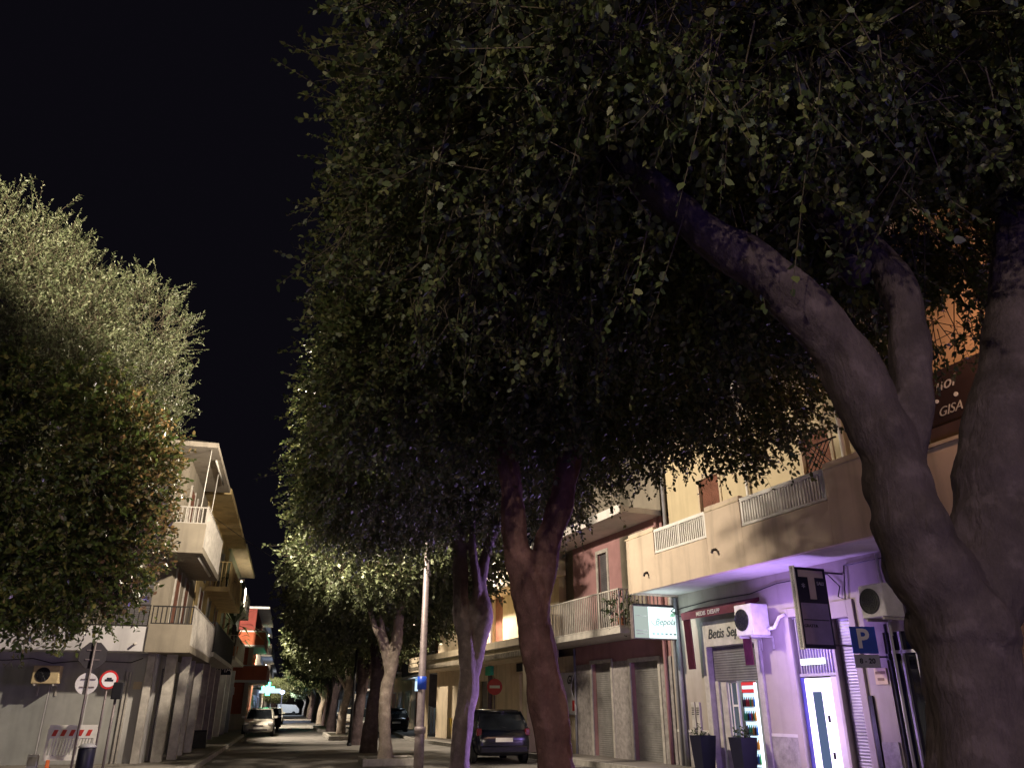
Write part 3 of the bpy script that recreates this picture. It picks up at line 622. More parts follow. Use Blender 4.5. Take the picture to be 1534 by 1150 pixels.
m = MB(FR); wallx(m, 10.98, 11.72, .1, 2.12, .02, .10, [(11.14, 11.45, .35, 1.85)]); vd = m.build('lit_door', M['violet_emit'], yb, bevel=.01)
m = MB(FR); m.box(11.141, 11.449, .06, .08, .351, 1.849); m.build('door_pane', M['door_in'], vd)
for z in (.55, 1.25):
    m = MB(FR); m.box(11.55, 11.61, -.0, .018, z, z + .13); m.build('door_handle', M['darkmetal'], vd)
m = MB(FR); m.box(10.82, 10.96, .06, .1, .1, 2.14); m.build('side_light', mat('blue_glass', (.10, .10, .35), .2, .2, 2), yb)
m = MB(FR); m.box(11.74, 11.98, .04, .1, .1, 2.14); m.build('side_jamb', M['soffit'], yb)
m = MB(FR); m.box(12.085, 12.575, .10, .14, .02, 3.28); m.build('roller_shutter', M['shutter'], yb)
m = MB(FR); m.box(12.70, 12.86, -.04, .0, .3, 1.75); m.build('notice_board', M['darkmetal'], yb)
m = MB(FR); m.box(13.36, 14.34, .1, .14, .05, 2.9); m.box(14.71, 15.59, .1, .14, .05, 2.9); m.build('shop_glass', M['glass'], yb)
m = MB(FR)
for u in (13.35, 13.66, 14.0, 14.31, 14.7, 15.55): m.box(u, u + .045, .05, .098, .02, 2.9)
m.box(13.35, 14.355, .05, .098, 2.5, 2.56); m.build('shop_frame', M['brass'], yb)
m = MB(FR); m.tube([(13.6, -.06, .1), (13.6, -.06, 4.4)], .03, 6); m.tube([(14.5, -.06, .1), (14.5, -.06, 4.4)], .025, 6); m.build('conduit', M['white'], yb, True)
# twin vent cover
vc = MB(FR)
vc.box(6.72, 6.88, -.06, 0, .50, 1.66); vc.box(6.93, 7.09, -.06, 0, .50, 1.66); v1 = vc.build('vent_cover', M['offwhite'], yb, bevel=.008)
vc = MB(FR)
for u in (6.75, 6.96):
    for z in (.56, 1.36):
        for k in range(4): vc.box(u, u + .10, -.068, -.06, z + k * .05, z + k * .05 + .022)
vc.build('vent_slots', M['iron'], v1)
# cable along the soffit
m = MB(FR); m.tube([(6.3, -.05, 4.05), (8, -.06, 4.12), (9.6, -.05, 4.10), (10.6, -.05, 4.22), (12.2, -.05, 4.2), (12.5, -.05, 3.9), (12.42, -.06, 3.7), (12.6, -.06, 3.62), (12.7, -.05, 4.3), (14, -.05, 4.3)], .014, 5)
tag(m.build('cable', M['iron']), 'black cable sagging along the wall under the yellow balcony', 'cable')

def thing(name, u, lab, cat, group=None, off=0, z=0):
    p = FR @ Vector((u, -off, z)); return empty(name, tuple(p), math.atan2(-math.cos(a7), math.sin(a7)), lab, cat, group)
# burgundy awning with side drapes
aw = thing('awning', 8.5, 'burgundy canvas awning with pale lettering and side drapes over the shop door', 'awning', z=3.5)
m = MB(FR); m.add([(7.15, 0, 3.92), (9.85, 0, 3.92), (9.85, -.42, 3.68), (7.15, -.42, 3.68), (7.15, -.44, 3.86), (9.85, -.44, 3.86), (7.15, 0, 4.0), (9.85, 0, 4.0)],
    [(0, 1, 2, 3), (3, 2, 5, 4), (4, 5, 7, 6), (0, 3, 4, 6), (1, 7, 5, 2), (0, 6, 7, 1)]); m.build('canopy', M['burgundy'], aw)
m = MB(FR); m.text('MEDIS  DESAPP', .15, 8.35, 3.77, -.445, 0, bold=.002); m.build('lettering', M['offwhite'], aw)
for u0 in (7.18, 9.55):
    m = MB(FR); n = 10; vs = []
    for i in range(n + 1):
        u = u0 + .27 * i / n; y = -.40 + (.05 if i % 2 else 0); vs += [(u, y, 3.75), (u + (.02 if u0 < 8 else -.02), y + .04, 2.45)]
    m.add(vs, [(2 * i, 2 * i + 1, 2 * i + 3, 2 * i + 2) for i in range(n)])
    o = m.build('side_drape', M['burgundy'], aw); s = o.modifiers.new('s', 'SOLIDIFY'); s.thickness = .015

def ac_unit(Mx, u, y, z, w, h, d, root, col, fan=True):
    """outdoor unit: fan side faces -y unless turned"""
    m = MB(Mx); m.box(u, u + w, y - d, y, z, z + h); m.build('housing', col, root, bevel=.025)
    m = MB(Mx); cx = u + w * .4; r = min(w, h) * .4
    T = Matrix.Translation((cx, y - d - .002, z + h / 2)) @ Matrix.Rotation(PI / 2, 4, 'X')
    m.lathe([(r, 0), (r, .012), (r * .93, .014), (r * .9, .003)], 24, T)
    for k in range(1, 5): 
        q = r * k / 5.5; m.lathe([(q, 0), (q, .015), (q - .012, .015), (q - .012, 0)], 20, T)
    for k in range(6):
        a = PI * k / 6; m.tube([(cx - r * math.cos(a), y - d - .012, z + h / 2 - r * math.sin(a)), (cx + r * math.cos(a), y - d - .012, z + h / 2 + r * math.sin(a))], .006, 4)
    m.build('fan_grille', M['black'], root)
    m = MB(Mx); m.box(u + .08, u + .12, y - d, y + .12, z - .05, z - .003); m.box(u + w - .12, u + w - .08, y - d, y + .12, z - .05, z - .003)
    m.box(u + .08, u + .12, y + .1, y + .13, z - .3, z - .05); m.box(u + w - .12, u + w - .08, y + .1, y + .13, z - .3, z - .05); m.build('bracket', M['offwhite'], root)
a = thing('air_conditioner', 9.8, 'boxy white air conditioner on a bracket between burgundy awning and violet door', 'air conditioner', 'outdoor air conditioning units', z=3)
ac_unit(FR, 9.66, -.14, 3.08, .62, .70, .50, a, M['plasticwhite'])
m = MB(FR); m.tube([(10.38, -.3, 3.2), (10.55, -.25, 3.22), (10.6, -.12, 3.45), (10.75, -.08, 3.5)], .04, 8); m.build('hose', M['white'], a, True)
a = thing('air_conditioner', 13.9, 'white air conditioner beside the dark trunk above the blue parking sign', 'air conditioner', 'outdoor air conditioning units', z=3)
ac_unit(FR, 13.5, -.14, 3.12, .60, .62, .46, a, M['plasticwhite'])

# backlit projecting sign
ls = thing('lightbox_sign', 6.35, 'bright backlit white shop sign with curly lettering projecting from the yellow building corner', 'shop sign', off=.2, z=3.2)
m = MB(FR); m.box(6.28, 6.44, -1.50, -.08, 3.24, 4.12); m.build('box_frame', M['pole'], ls, bevel=.01)
T = FR @ Matrix.Translation((6.445, 0, 0)) @ Matrix.Rotation(PI / 2, 4, 'Z')    # local x -> +y (away from street), facing the camera (+u)
# sign face looks along +u: local xz plane with x from street side (-1.47) to wall (-.1)
m = MB(T); m.box(-1.02, -.11, -.006, 0, 3.27, 4.09); f1 = m.build('lit_panel', M['white_emit'], ls)
m = MB(T); m.box(-1.47, -1.025, -.006, 0, 3.27, 4.09); f2 = m.build('lit_side_panel', emit('sign_light_dim', (.62, .72, .66), .62), ls)
m = MB(T); m.text('Bepola', .235, -.50, 3.70, -.012, .35, bold=.001)
m.tube([(-.95, -.012, 3.72), (-.90, -.012, 3.65), (-.82, -.012, 3.60), (-.74, -.012, 3.60), (-.68, -.012, 3.63)], .008, 5); m.build('lettering', mat('sign_text', (.10, .14, .14), .6, .1), f1)
m = MB(T)
for k in range(6): m.box(-.92 + k * .135, -.84 + k * .135, -.012, -.008, 3.36, 3.41)
m.build('small_lettering', mat('sign_text_pale', (.35, .45, .45), .6, .1), f1)
m = MB(T)
for k in range(3): m.tube([(-.30 + .05 * k, -.012, 3.85), (-.27 + .06 * k, -.012, 3.93 + .03 * k)], .018, 6)
m.build('leaf_emblem', mat('sign_green', (.20, .50, .30), .6, .1), f1)
m = MB(T)
for z0, z1 in ((3.36, 3.39), (3.44, 3.47), (3.83, 3.85)): m.box(-1.42, -1.08, -.012, -.008, z0, z1)
m.build('text_lines', M['offwhite'], f2)
m = MB(FR); m.box(6.33, 6.39, -1.45, 0, 4.13, 4.17); m.tube([(6.4, -.04, 4.15), (6.5, -.3, 4.0), (6.6, -.04, 3.85)], .02, 5); m.build('bracket', M['iron'], ls)
point('sign_glow', tuple(FR @ Vector((6.75, -.8, 3.7))), 22, (.75, 1, .95), .3)

# tabacchi sign
ts = thing('tobacconist_sign', 12.6, 'tall dark projecting sign with a big pale T beside the violet lit door', 'shop sign', off=.5, z=2.6)
T = FR @ Matrix.Translation((12.62, 0, 0)) @ Matrix.Rotation(PI / 2, 4, 'Z')
m = MB(T); m.box(-1.36, -.52, 0, .10, 2.62, 4.22); m.build('sign_box', M['navy'], ts, bevel=.01)
m = MB(T); m.box(-1.36, -1.33, -.014, .11, 2.60, 4.24); m.build('edge_strip', M['white'], ts)
m = MB(T); m.box(-1.25, -.60, -.008, -.001, 4.02, 4.16); m.box(-1.01, -.84, -.008, -.001, 3.58, 4.019); m.build('letter_t', mat('sign_t', (.42, .34, .32), .6, .08), ts)
m = MB(T); m.text('SALI', .10, -.70, 3.90, -.006); m.build('lettering', M['signgrey'], ts)
m = MB(T); m.text('*', .22, -1.15, 3.80, -.006); m.build('emblem', M['signgrey'], ts)
m = MB(T); m.box(-1.28, -.58, -.008, -.001, 2.70, 3.50); pn = m.build('lower_panel', M['signviolet'], ts)
m = MB(T); m.text('GRATTA', .09, -1.1, 3.05, -.012); m.box(-1.26, -.60, -.012, -.009, 3.16, 3.18); m.build('lettering', M['navy'], pn)
m = MB(T); m.tube([(-.52, .05, 4.15), (0, .05, 4.15)], .02, 6); m.tube([(-.52, .05, 2.70), (0, .05, 2.70)], .02, 6); m.build('bracket', M['iron'], ts)
# parking sign and posts
ps = thing('parking_sign', 13.5, 'blue parking sign with a white P and a grey hours plate below', 'road sign', off=.8)
T = FR @ Matrix.Translation((13.5, 0, 0)) @ Matrix.Rotation(PI / 2 - R(20), 4, 'Z')
m = MB(T); m.box(-.76, -.26, 0, .02, 2.50, 3.0); m.build('plate', M['signblue'], ps)
m = MB(T); m.text('P', .50, -.53, 2.76, -.006, bold=.012); m.build('letter_p', M['white'], ps)
m = MB(T); m.box(-.76, -.26, 0, .02, 2.24, 2.48); q = m.build('hours_plate', M['signgrey'], ps)
m = MB(T); m.text('8 - 20', .13, -.51, 2.36, -.006, bold=.003); m.build('lettering', M['navy'], q)
m = MB(T); m.tube([(-.02, .05, 0), (-.02, .05, 3.05)], .03, 8); m.tube([(-.5, .04, 2.44), (-.02, .05, 2.44)], .018, 6); m.box(-.08, .04, 0, .1, 2.38, 2.5); m.build('post', M['darkmetal'], ps)
pb = thing('wall_notice', 13.0, 'small faded tan notice on the wall below the parking sign', 'notice')
m = MB(FR); m.box(13.0, 13.3, -.02, 0, 1.95, 2.25); m.build('board', M['beigebox'], pb)
m = MB(FR); m.box(13.03, 13.27, -.025, -.021, 2.14, 2.19); m.box(13.06, 13.22, -.025, -.021, 2.02, 2.07); m.build('print', M['wood'], pb)
# fridge inside the shop
ck = thing('drinks_cooler', 8.35, 'lit drinks fridge with a red top panel inside the open shop door', 'drinks fridge', off=-.8)
m = MB(FR @ Matrix.Translation((-.90, .12, 0))); m.box(8.95, 9.50, .50, 1.05, .12, 2.15); m.build('cabinet', M['white'], ck)
m = MB(FR @ Matrix.Translation((-.90, .12, 0))); m.box(8.98, 9.47, .485, .499, .2, 1.86); m.build('light_panel', M['cooler'], ck)
m = MB(FR @ Matrix.Translation((-.90, .12, 0))); m.box(8.96, 9.49, .47, .498, 1.88, 2.12); h = m.build('header', emit('red_header', (.8, .06, .07), .8), ck)
m = MB(FR @ Matrix.Translation((-.90, .12, 0))); m.box(9.0, 9.45, .455, .469, 1.96, 2.04); m.build('header_stripe', M['cooler'], h)
rb = random.Random(3)
cols = [mat('bottle_%s' % n, c, .3, .1) for n, c in (('blue', (.03, .12, .45)), ('red', (.45, .03, .03)), ('green', (.05, .30, .12)), ('orange', (.6, .25, .04)), ('dark', (.05, .02, .02)))]
for k in range(5):
    z = .28 + k * .32
    m = MB(FR @ Matrix.Translation((-.90, .12, 0))); m.box(8.98, 9.47, .40, .484, z - .03, z - .01); sh = m.build('shelf', M['white'], ck)
    for i in range(7):
        u = 9.015 + i * .07; m = MB(FR @ Matrix.Translation((-.90, .12, 0))); m.lathe([(.026, 0), (.026, .14), (.012, .19), (.012, .22)], 8, Matrix.Translation((u, .44, z - .008))); m.build('bottle', cols[(i + 2 * k + rb.randrange(2)) % 5], sh, True)
m = MB(FR); m.box(8.605, 8.64, .54, .6, .15, 2.1); m.build('lit_edge', M['led'], ck)
point('shop_light', tuple(FR @ Vector((8.6, 1.2, 3.0))), 22, (.8, .9, 1.0), .2)

# planters at the shop door
for u, lab in ((7.75, 'tall dark square planter with low plants left of the shop door'), (9.3, 'tall dark square planter with low plants right of the shop door')):
    p = thing('planter', u, lab, 'planter', 'planters either side of the shop door', off=.5)
    m = MB(FR @ Matrix.Translation((u, -.5, .12))); m.add([(-.17, -.17, 0), (.17, -.17, 0), (.17, .17, 0), (-.17, .17, 0), (-.23, -.23, .78), (.23, -.23, .78), (.23, .23, .78), (-.23, .23, .78), (-.19, -.19, .78), (.19, -.19, .78), (.19, .19, .78), (-.19, .19, .78), (-.19, -.19, .72), (.19, -.19, .72), (.19, .19, .72), (-.19, .19, .72)],
        [(3, 2, 1, 0), (0, 1, 5, 4), (1, 2, 6, 5), (2, 3, 7, 6), (3, 0, 4, 7), (4, 5, 9, 8), (5, 6, 10, 9), (6, 7, 11, 10), (7, 4, 8, 11), (8, 9, 13, 12), (9, 10, 14, 13), (10, 11, 15, 14), (11, 8, 12, 15), (12, 13, 14, 15)])
    m.build('pot', M['navy'], p)
    c = FR @ Vector((u, -.5, .95)); crown('plant', M['palm'], p, [(c.x, c.y, c.z, .16, .16, .10)], 40, 6, .07, .02, .12, int(u * 10), hexa=False, twigs=False, droop=-.3)

# violet light from the neon door
al = bpy.data.lights.new('door_glow', 'AREA'); al.shape = 'RECTANGLE'; al.size = .7; al.size_y = 1.9; al.energy = 230; al.spread = R(78); al.color = (.52, .34, 1.0)
ao = bpy.data.objects.new('door_glow', al); COL.objects.link(ao); ao.location = FR @ Vector((11.35, -.06, 1.15)); ao.rotation_euler = (-(nR)).to_track_quat('Z', 'Y').to_euler()
point('violet_neon', tuple(FR @ Vector((11.3, -1.1, 2.9))), 160, (.44, .27, 1.0), .3)
point('violet_neon_low', tuple(FR @ Vector((11.5, -1.1, 1.1))), 60, (.62, .40, 1.0), .25)

point('blue_glare_fill', (2.4, -4.2, 1.3), 330, (.20, .13, 1.0), .3)  # added behind the camera, stands in for lens glare on the near trunk
# ------------------------------------------------------------------ orange building (u 16 .. 30)
ob = root_at('orange_building', 16, 'orange rendered building seen through the slit between the forked limbs', 'building')
m = MB(FR); wallx(m, 16.02, 34, 0, 4.4, 0, .3, [(20, 22, 0, 3), (24, 26, 0, 3)]); m.build('ground_floor_wall', M['orange'], ob)
m = MB(FR); m.box(16.02, 34, -1.5, 0, 4.4, 5.6); m.build('balcony_parapet', M['yellow'], ob)
m = MB(FR); m.box(16.02, 34, -1.54, .0, 5.602, 5.66); m.build('coping', M['cream'], ob)
m = MB(FR); m.box(16.02, 34, -.9, 10, 5.66, 10.2); m.build('upper_wall', M['orange'], ob)
m = MB(FR); m.box(15.98, 34.1, -1.2, 10.1, 10.2, 10.4); m.build('roof_slab', M['soffit'], ob)
m = MB(FR); m.box(20.02, 21.98, .1, .14, 0, 3); m.box(24.02, 25.98, .1, .14, 0, 3); m.build('roller_shutter', M['shutter'], ob)
so = thing('shop_sign', 16.6, 'dark brown fascia sign with white handwritten lettering on the orange wall', 'shop sign', off=1.5, z=6)
m = MB(FR); m.box(16.2, 19.5, -1.52, -1.40, 5.95, 6.85); m.build('board', mat('brown_sign', (.035, .022, .022), .4, .1), so)
m = MB(FR); m.text('uoi', .30, 16.98, 6.58, -1.528, .4); m.build('lettering', M['offwhite'], so)
m = MB(FR); m.text('GISA', .22, 16.98, 6.12, -1.528, .4); m.build('lettering', M['offwhite'], so)
m = MB(FR)
m.lathe([(.035, 0), (.035, .01)], 10, Matrix.Translation((16.78, -1.52, 6.33)) @ Matrix.Rotation(PI / 2, 4, 'X')); m.lathe([(.04, 0), (.04, .01)], 10, Matrix.Translation((17.15, -1.52, 6.33)) @ Matrix.Rotation(PI / 2, 4, 'X'))
m.build('round_marks', M['white'], so)
# wall light on the orange building (reddish)
wl = thing('wall_lamp', 19.0, 'warm lamp on a long bracket high on the orange wall behind the big trunk', 'wall lamp', off=1.0, z=7)
m = MB(FR); m.tube([(19.0, -.9, 7.5), (19.0, -2.4, 7.56)], .025, 6); m.build('bracket', M['iron'], wl)
m = MB(FR); m.lathe([(.03, 0), (.09, -.06), (.11, -.14)], 12, Matrix.Translation((19.0, -2.4, 7.56))); m.build('shade', M['iron'], wl)
point('wall_lamp_light', tuple(FR @ Vector((19.0, -2.4, 7.3))), 190, (1.0, .56, .34), .1)

# ------------------------------------------------------------------ pink building (u 0 .. 5.92)
pk = root_at('pink_building', 0, 'rose pink two storey building with a white railed balcony over two shuttered doors', 'building')
m = MB(FR); wallx(m, 0, 5.9, 1.18, 3.5, 0, .3, [(1.2, 2.5, 0, 2.86), (3.68, 5.25, 0, 2.8)]); m.build('ground_floor_wall', M['pink'], pk)
m = MB(FR); wallx(m, 0, 5.9, 0, 1.178, -.03, .3, [(1.2, 2.5, 0, 2.86), (3.68, 5.25, 0, 2.8)]); m.build('stone_plinth', M['stone'], pk)
m = MB(FR); wallx(m, 0, 5.9, 3.65, 6.84, 0, .3, [(1.85, 2.55, 3.7, 6.35)]); m.build('upper_wall', M['pink'], pk)
shell(pk, FR, 0, 5.9, 6.8, 10, M['beige'], 'rear_wall')
for a, b, z in ((1.2, 2.5, 2.86), (3.68, 5.25, 2.80)):
    m = MB(FR); wallx(m, a - .1, b + .1, .0, z + .1, -.06, -.032, [(a + .02, b - .02, 0, z - .02)]); f = m.build('door_surround', M['offwhite'], pk)
    m = MB(FR); m.box(a + .01, b - .01, .12, .16, 0, z); m.build('roller_shutter', M['shutter'], f)
m = MB(FR); m.box(-1.3, 5.62, -1.45, -.001, 3.45, 3.62); bs = m.build('balcony_slab', M['offwhite'], pk, bevel=.01)
m = MB(FR); rails(m, -1.28, 5.58, -1.42, 3.63, 4.68, .125, .014); rails(m, -1.40, 0, 5.58, 3.63, 4.68, .125, .014, axis='y'); rails(m, -1.40, 0, -1.28, 3.63, 4.68, .125, .014, axis='y')
m.build('railing', M['offwhite'], bs)
m = MB(FR); m.box(-.5, 5.9, -1.35, .0, 6.84, 7.0); m.box(-.5, 5.9, -1.42, -1.352, 6.80, 7.06); m.build('upper_balcony_slab', M['soffit'], pk)
m = MB(FR); m.box(-.5, 5.9, 0, 10, 7.0, 9.2); m.build('top_floor_wall', M['beige'], pk)
m = MB(FR); m.box(1.88, 2.52, .08, .12, 3.7, 6.32); w = m.build('louvred_door', M['shutterdark'], pk)
m = MB(FR); wallx(m, 1.78, 2.62, 3.65, 6.45, -.04, -.001, [(1.88, 2.52, 3.65, 6.33)]); m.build('door_frame', M['offwhite'], w)
m = MB(FR); m.box(3.5, 4.9, -.06, -.001, 3.7, 6.6); m.build('pale_side_panel', M['beige'], pk)
m = MB(FR); m.tube([(5.72, -.1, 0), (5.72, -.1, 6.8)], .05, 8); m.build('downpipe', M['pink'], pk, True)
m = MB(FR); m.tube([(.05, -.08, 0), (.05, -.08, 3.4)], .04, 8); m.build('conduit', M['plasticgrey'], pk, True)
gs = thing('hanging_banner', 0, 'white banner with a black italic G beside the V forked trunk', 'banner', z=1.2)
m = MB(FR); m.prism([(-1.0, 1.3), (.1, 1.3), (.12, 1.55), (-.05, 1.85), (-.2, 2.1), (-.15, 2.35), (.12, 2.65), (-1.0, 2.65)], -.12, -.09); m.build('board', M['greywhite'], gs)
m = MB(FR); m.text('GI', .38, -.30, 2.40, -.128, .35, bold=.006); m.build('lettering', M['black'], gs)
m = MB(FR); m.box(-.12, .04, -.126, -.121, 1.42, 1.75); m.build('bottle_picture', M['signred'], gs)
mp = thing('potted_plant', .8, 'green potted plant hanging over the pink balcony', 'plant', off=1.2, z=3.65)
m = MB(FR); m.lathe([(.10, 0), (.16, .25)], 12, Matrix.Translation((5.3, -1.2, 3.64))); m.build('pot', M['terracotta'], mp)
c = FR @ Vector((5.3, -1.2, 4.2)); crown('foliage', M['palm'], mp, [(c.x, c.y, c.z, .3, .3, .35)], 70, 8, .10, .03, .3, 31, hexa=False, twigs=False)

# ------------------------------------------------------------------ beige building beyond (s 1.5 .. 14)
bb = root_at('beige_building', -.02, 'long cream building with a fringed canopy and a no entry sign in front', 'building')
m = MB(FR); wallx(m, -16, -.02, 0, 3.2, 0, .3, [(-5.0, -3.4, 0, 2.8), (-9.6, -8.6, 0, 2.6), (-12.5, -10.6, 0, 2.8)]); m.build('ground_floor_wall', M['cream'], bb)
m = MB(FR); wallx(m, -16, -1.2, 3.9, 7.3, 0, .3, [(-8.0, -6.8, 4.0, 6.2), (-12.5, -11.3, 4.0, 6.2), (-3.8, -2.6, 4.0, 6.2)]); m.build('upper_wall', M['cream'], bb)
shell(bb, FR, -16, -.02, 7.3, 9, M['beige'], 'rear_wall')
m = MB(FR); m.box(-17, -1.35, -1.3, 0, 3.2, 3.9); fsc = m.build('canopy_slab', M['cream'], bb)
m = MB(FR); n = 90
for i in range(n): u = -16.8 + 15.3 * i / n; m.box(u, u + .07, -1.33, -1.302, 3.26, 3.44)
m.box(-17, -1.4, -1.33, -1.302, 3.62, 3.65); m.build('fringe', M['beige'], fsc)
m = MB(FR); m.box(-16.5, -.6, -1.0, 0, 6.0, 6.16); bl = m.build('balcony_slab', M['cream'], bb)
m = MB(FR); rails(m, -16.4, -.7, -.96, 6.17, 7.1, .14, .014); m.build('railing', M['iron'], bl)
for u in (-7.4, -11.9, -3.2): m = MB(FR); m.box(u - .58, u + .58, .12, .16, 4.0, 6.18); m.build('louvred_door', M['persiana'], bb)
m = MB(FR); m.box(-4.98, -3.42, .12, .16, 0, 2.8); m.build('roller_shutter', M['beigebox'], bb)
m = MB(FR); m.box(-9.58, -8.62, .12, .16, 0, 2.6); m.box(-12.48, -10.62, .12, .16, 0, 2.8); m.build('roller_shutter', M['shutterdark'], bb)
m = MB(FR); m.box(-5.2, -3.0, -.05, 0, 2.85, 3.15); m.build('fascia', M['navy'], bb)
for u in (-14.6, -1.5, -7.9): m = MB(FR); m.box(u - .18, u + .18, -1.28, -.9, 0, 3.2); m.build('column', M['cream'], bb)
m = MB(FR); m.box(-16.2, -.5, -.3, 9, 7.3, 7.5); m.build('roof_slab', M['soffit'], bb)
ne = empty('no_entry_sign', (7.8, 31.5, 0), R(-15), 'round red no entry sign above the dark blue parked car', 'road sign')
Tn = Matrix.Translation((7.8, 31.5, 0)) @ Matrix.Rotation(R(-12), 4, 'Z')
m = MB(Tn); m.lathe([(.30, 0), (.30, .02)], 28, Matrix.Translation((0, 0, 2.27)) @ Matrix.Rotation(PI / 2, 4, 'X')); m.build('disc', M['signred'], ne)
m = MB(Tn); m.box(-.2, .2, -.03, -.021, 2.22, 2.32); m.build('bar', M['white'], ne)
m = MB(Tn); m.tube([(0, .03, 0), (0, .03, 2.6)], .03, 8); m.build('post', M['pole'], ne)
gsn = thing('green_sign', -6.6, 'small green sign box under the cream canopy', 'shop sign', off=.6, z=2.7)
m = MB(FR); m.box(-6.9, -6.3, -.75, -.6, 2.75, 3.1); m.build('box', mat('green_sign', (.05, .45, .30), .5), gsn)

# further right hand buildings
def simple_block(name, x0, x1, y0, y1, h, m_, lab, side, floors, balc=True, seed=0, shutters=True):
    """street building along y; side=+1 facade faces -x at x0, -1 faces +x at x1"""
    fx = x0 if side > 0 else x1; s = -side
    o = empty(name, (fx, y0, 0), 0, lab, 'building'); r_ = random.Random(seed)
    m = MB(); m.box(x0, x1, y0, y1, 0, h); m.build('wall', m_, o)
    m = MB(); m.box(min(x0, fx + s * .5), max(x1, fx + s * .5), y0 - .1, y1, h, h + .22); m.build('roof', M['soffit'], o)
    fh = h / floors; n = max(1, int((y1 - y0) / 3.2)); st = (y1 - y0) / n
    for f in range(floors):
        for k in range(n):
            yc = y0 + (k + .5) * st; z0 = f * fh + (.02 if f == 0 else .15); w = (1.1 if f == 0 else .6); hh = 2.5
            m = MB(); m.box(fx, fx + s * .03, yc - w, yc + w, z0, z0 + hh)
            e = m.build('door' if f == 0 else 'window', r_.choice([M['shutter'], M['shutterdark'], M['persiana'], M['glass']] if shutters else [M['glass']]), o)
            m = MB(); m.box(fx, fx + s * .05, yc - w - .12, yc - w - .002, z0, z0 + hh + .1); m.box(fx, fx + s * .05, yc + w + .002, yc + w + .12, z0, z0 + hh + .1); m.box(fx, fx + s * .05, yc - w, yc + w, z0 + hh + .002, z0 + hh + .1); m.build('frame', M['offwhite'], e)
        if f and balc:
            m = MB(); m.box(min(fx + s * .002, fx + s * 1.1), max(fx + s * .002, fx + s * 1.1), y0 + .3, y1 - .6, f * fh - .05, f * fh + .1); b = m.build('balcony', M['offwhite'], o)
            m = MB(); rails(m, y0 + .35, y1 - .65, fx + s * 1.07, f * fh + .1, f * fh + 1.1, .16, .016, axis='y')
            rails(m, fx + s * .05, fx + s * 1.07, y0 + .35, f * fh + .1, f * fh + 1.1, .16, .016, axis='x') if s > 0 else rails(m, fx + s * 1.07, fx + s * .05, y0 + .35, f * fh + .1, f * fh + 1.1, .16, .016, axis='x')
            m.build('railing', r_.choice([M['iron'], M['offwhite']]), b)
    return o
simple_block('building', 8.6, 20, 44.5, 58, 6.6, M['greybuild'], 'weathered grey building with shutters behind the pale trunk', 1, 2, True, 2)
simple_block('building', 8.4, 20, 58.2, 74, 7.5, M['cream'], 'cream building beyond the weathered grey one on the right', 1, 2, True, 3)
simple_block('building', 8.4, 20, 74.3, 100, 9, M['beige'], 'beige three storey building far down the right side', 1, 3, True, 4)
simple_block('building', 8.4, 20, 101, 190, 9, M['greybuild'], 'farthest grey row of houses on the right side', 1, 3, False, 5)
cs = empty('lit_shop_sign', (8.3, 55, 0), 0, 'bluish white lit shop sign beyond the parked cars', 'shop sign')
m = MB(); m.box(8.0, 8.5, 54.0, 54.2, 2.5, 3.1); m.build('panel', M['cool_emit'], cs)
m = MB(); m.box(7.98, 8.52, 53.98, 53.999, 3.12, 3.7); m.build('upper_panel', emit('blue_sign', (.25, .5, .8), .9), cs)
point('cool_shop', (7.6, 52.5, 2.6), 50, (.7, .85, 1), .2)
tp = empty('tarpaulin', (7.9, 44.2, 0), 0, 'dark grey tarpaulin hanging in the gap left of the cream column', 'tarpaulin')
m = MB(); m.add([(7.0, 44.0, 3.2), (8.5, 44.0, 3.1), (8.5, 44.1, 1.6), (7.6, 44.1, 1.5), (7.0, 44.05, 1.7)], [(0, 1, 2, 3, 4)]); o = m.build('sheet', M['cloth'], tp); s = o.modifiers.new('s', 'SOLIDIFY'); s.thickness = .02
yb2 = empty('litter_bin', (8.05, 40.2, .12), 0, 'yellow plastic bin standing by the cream column', 'bin')
m = MB(Matrix.Translation((8.0, 40.2, .12))); m.add([(-.22, -.2, 0), (.22, -.2, 0), (.22, .2, 0), (-.22, .2, 0), (-.28, -.25, .85), (.28, -.25, .85), (.28, .25, .85), (-.28, .25, .85)], [(3, 2, 1, 0), (4, 5, 6, 7), (0, 1, 5, 4), (1, 2, 6, 5), (2, 3, 7, 6), (3, 0, 4, 7)])
m.build('body', M['bin'], yb2, bevel=.02)
m = MB(Matrix.Translation((8.0, 40.2, .12))); m.box(-.3, .3, -.27, .27, .852, .92); m.build('lid', M['bin'], yb2, bevel=.02)
# fence bars beneath tarpaulin
gf = empty('gate', (8.0, 44.3, 0), 0, 'pale barred gate under the tarpaulin behind the parked cars', 'gate')
m = MB(); rails(m, 6.9, 8.6, 44.35, .2, 2.0, .16, .03); m.build('bars', M['offwhite'], gf)

# ------------------------------------------------------------------ left corner building (grey, D 25.2 .. 31)
cb = empty('corner_building', (-3.7, 25.2, 0), 0, 'grey corner building with a white ledge, shuttered front and stacked side balconies', 'building')
m = MB(); m.box(-14, -3.7, 25.2, 31, 0, 3.0); m.build('ground_floor_wall', M['greywall'], cb)
m = MB(); m.box(-14, -3.7, 25.2, 31, 3.0, 8.75); m.build('upper_wall', M['beige'], cb)
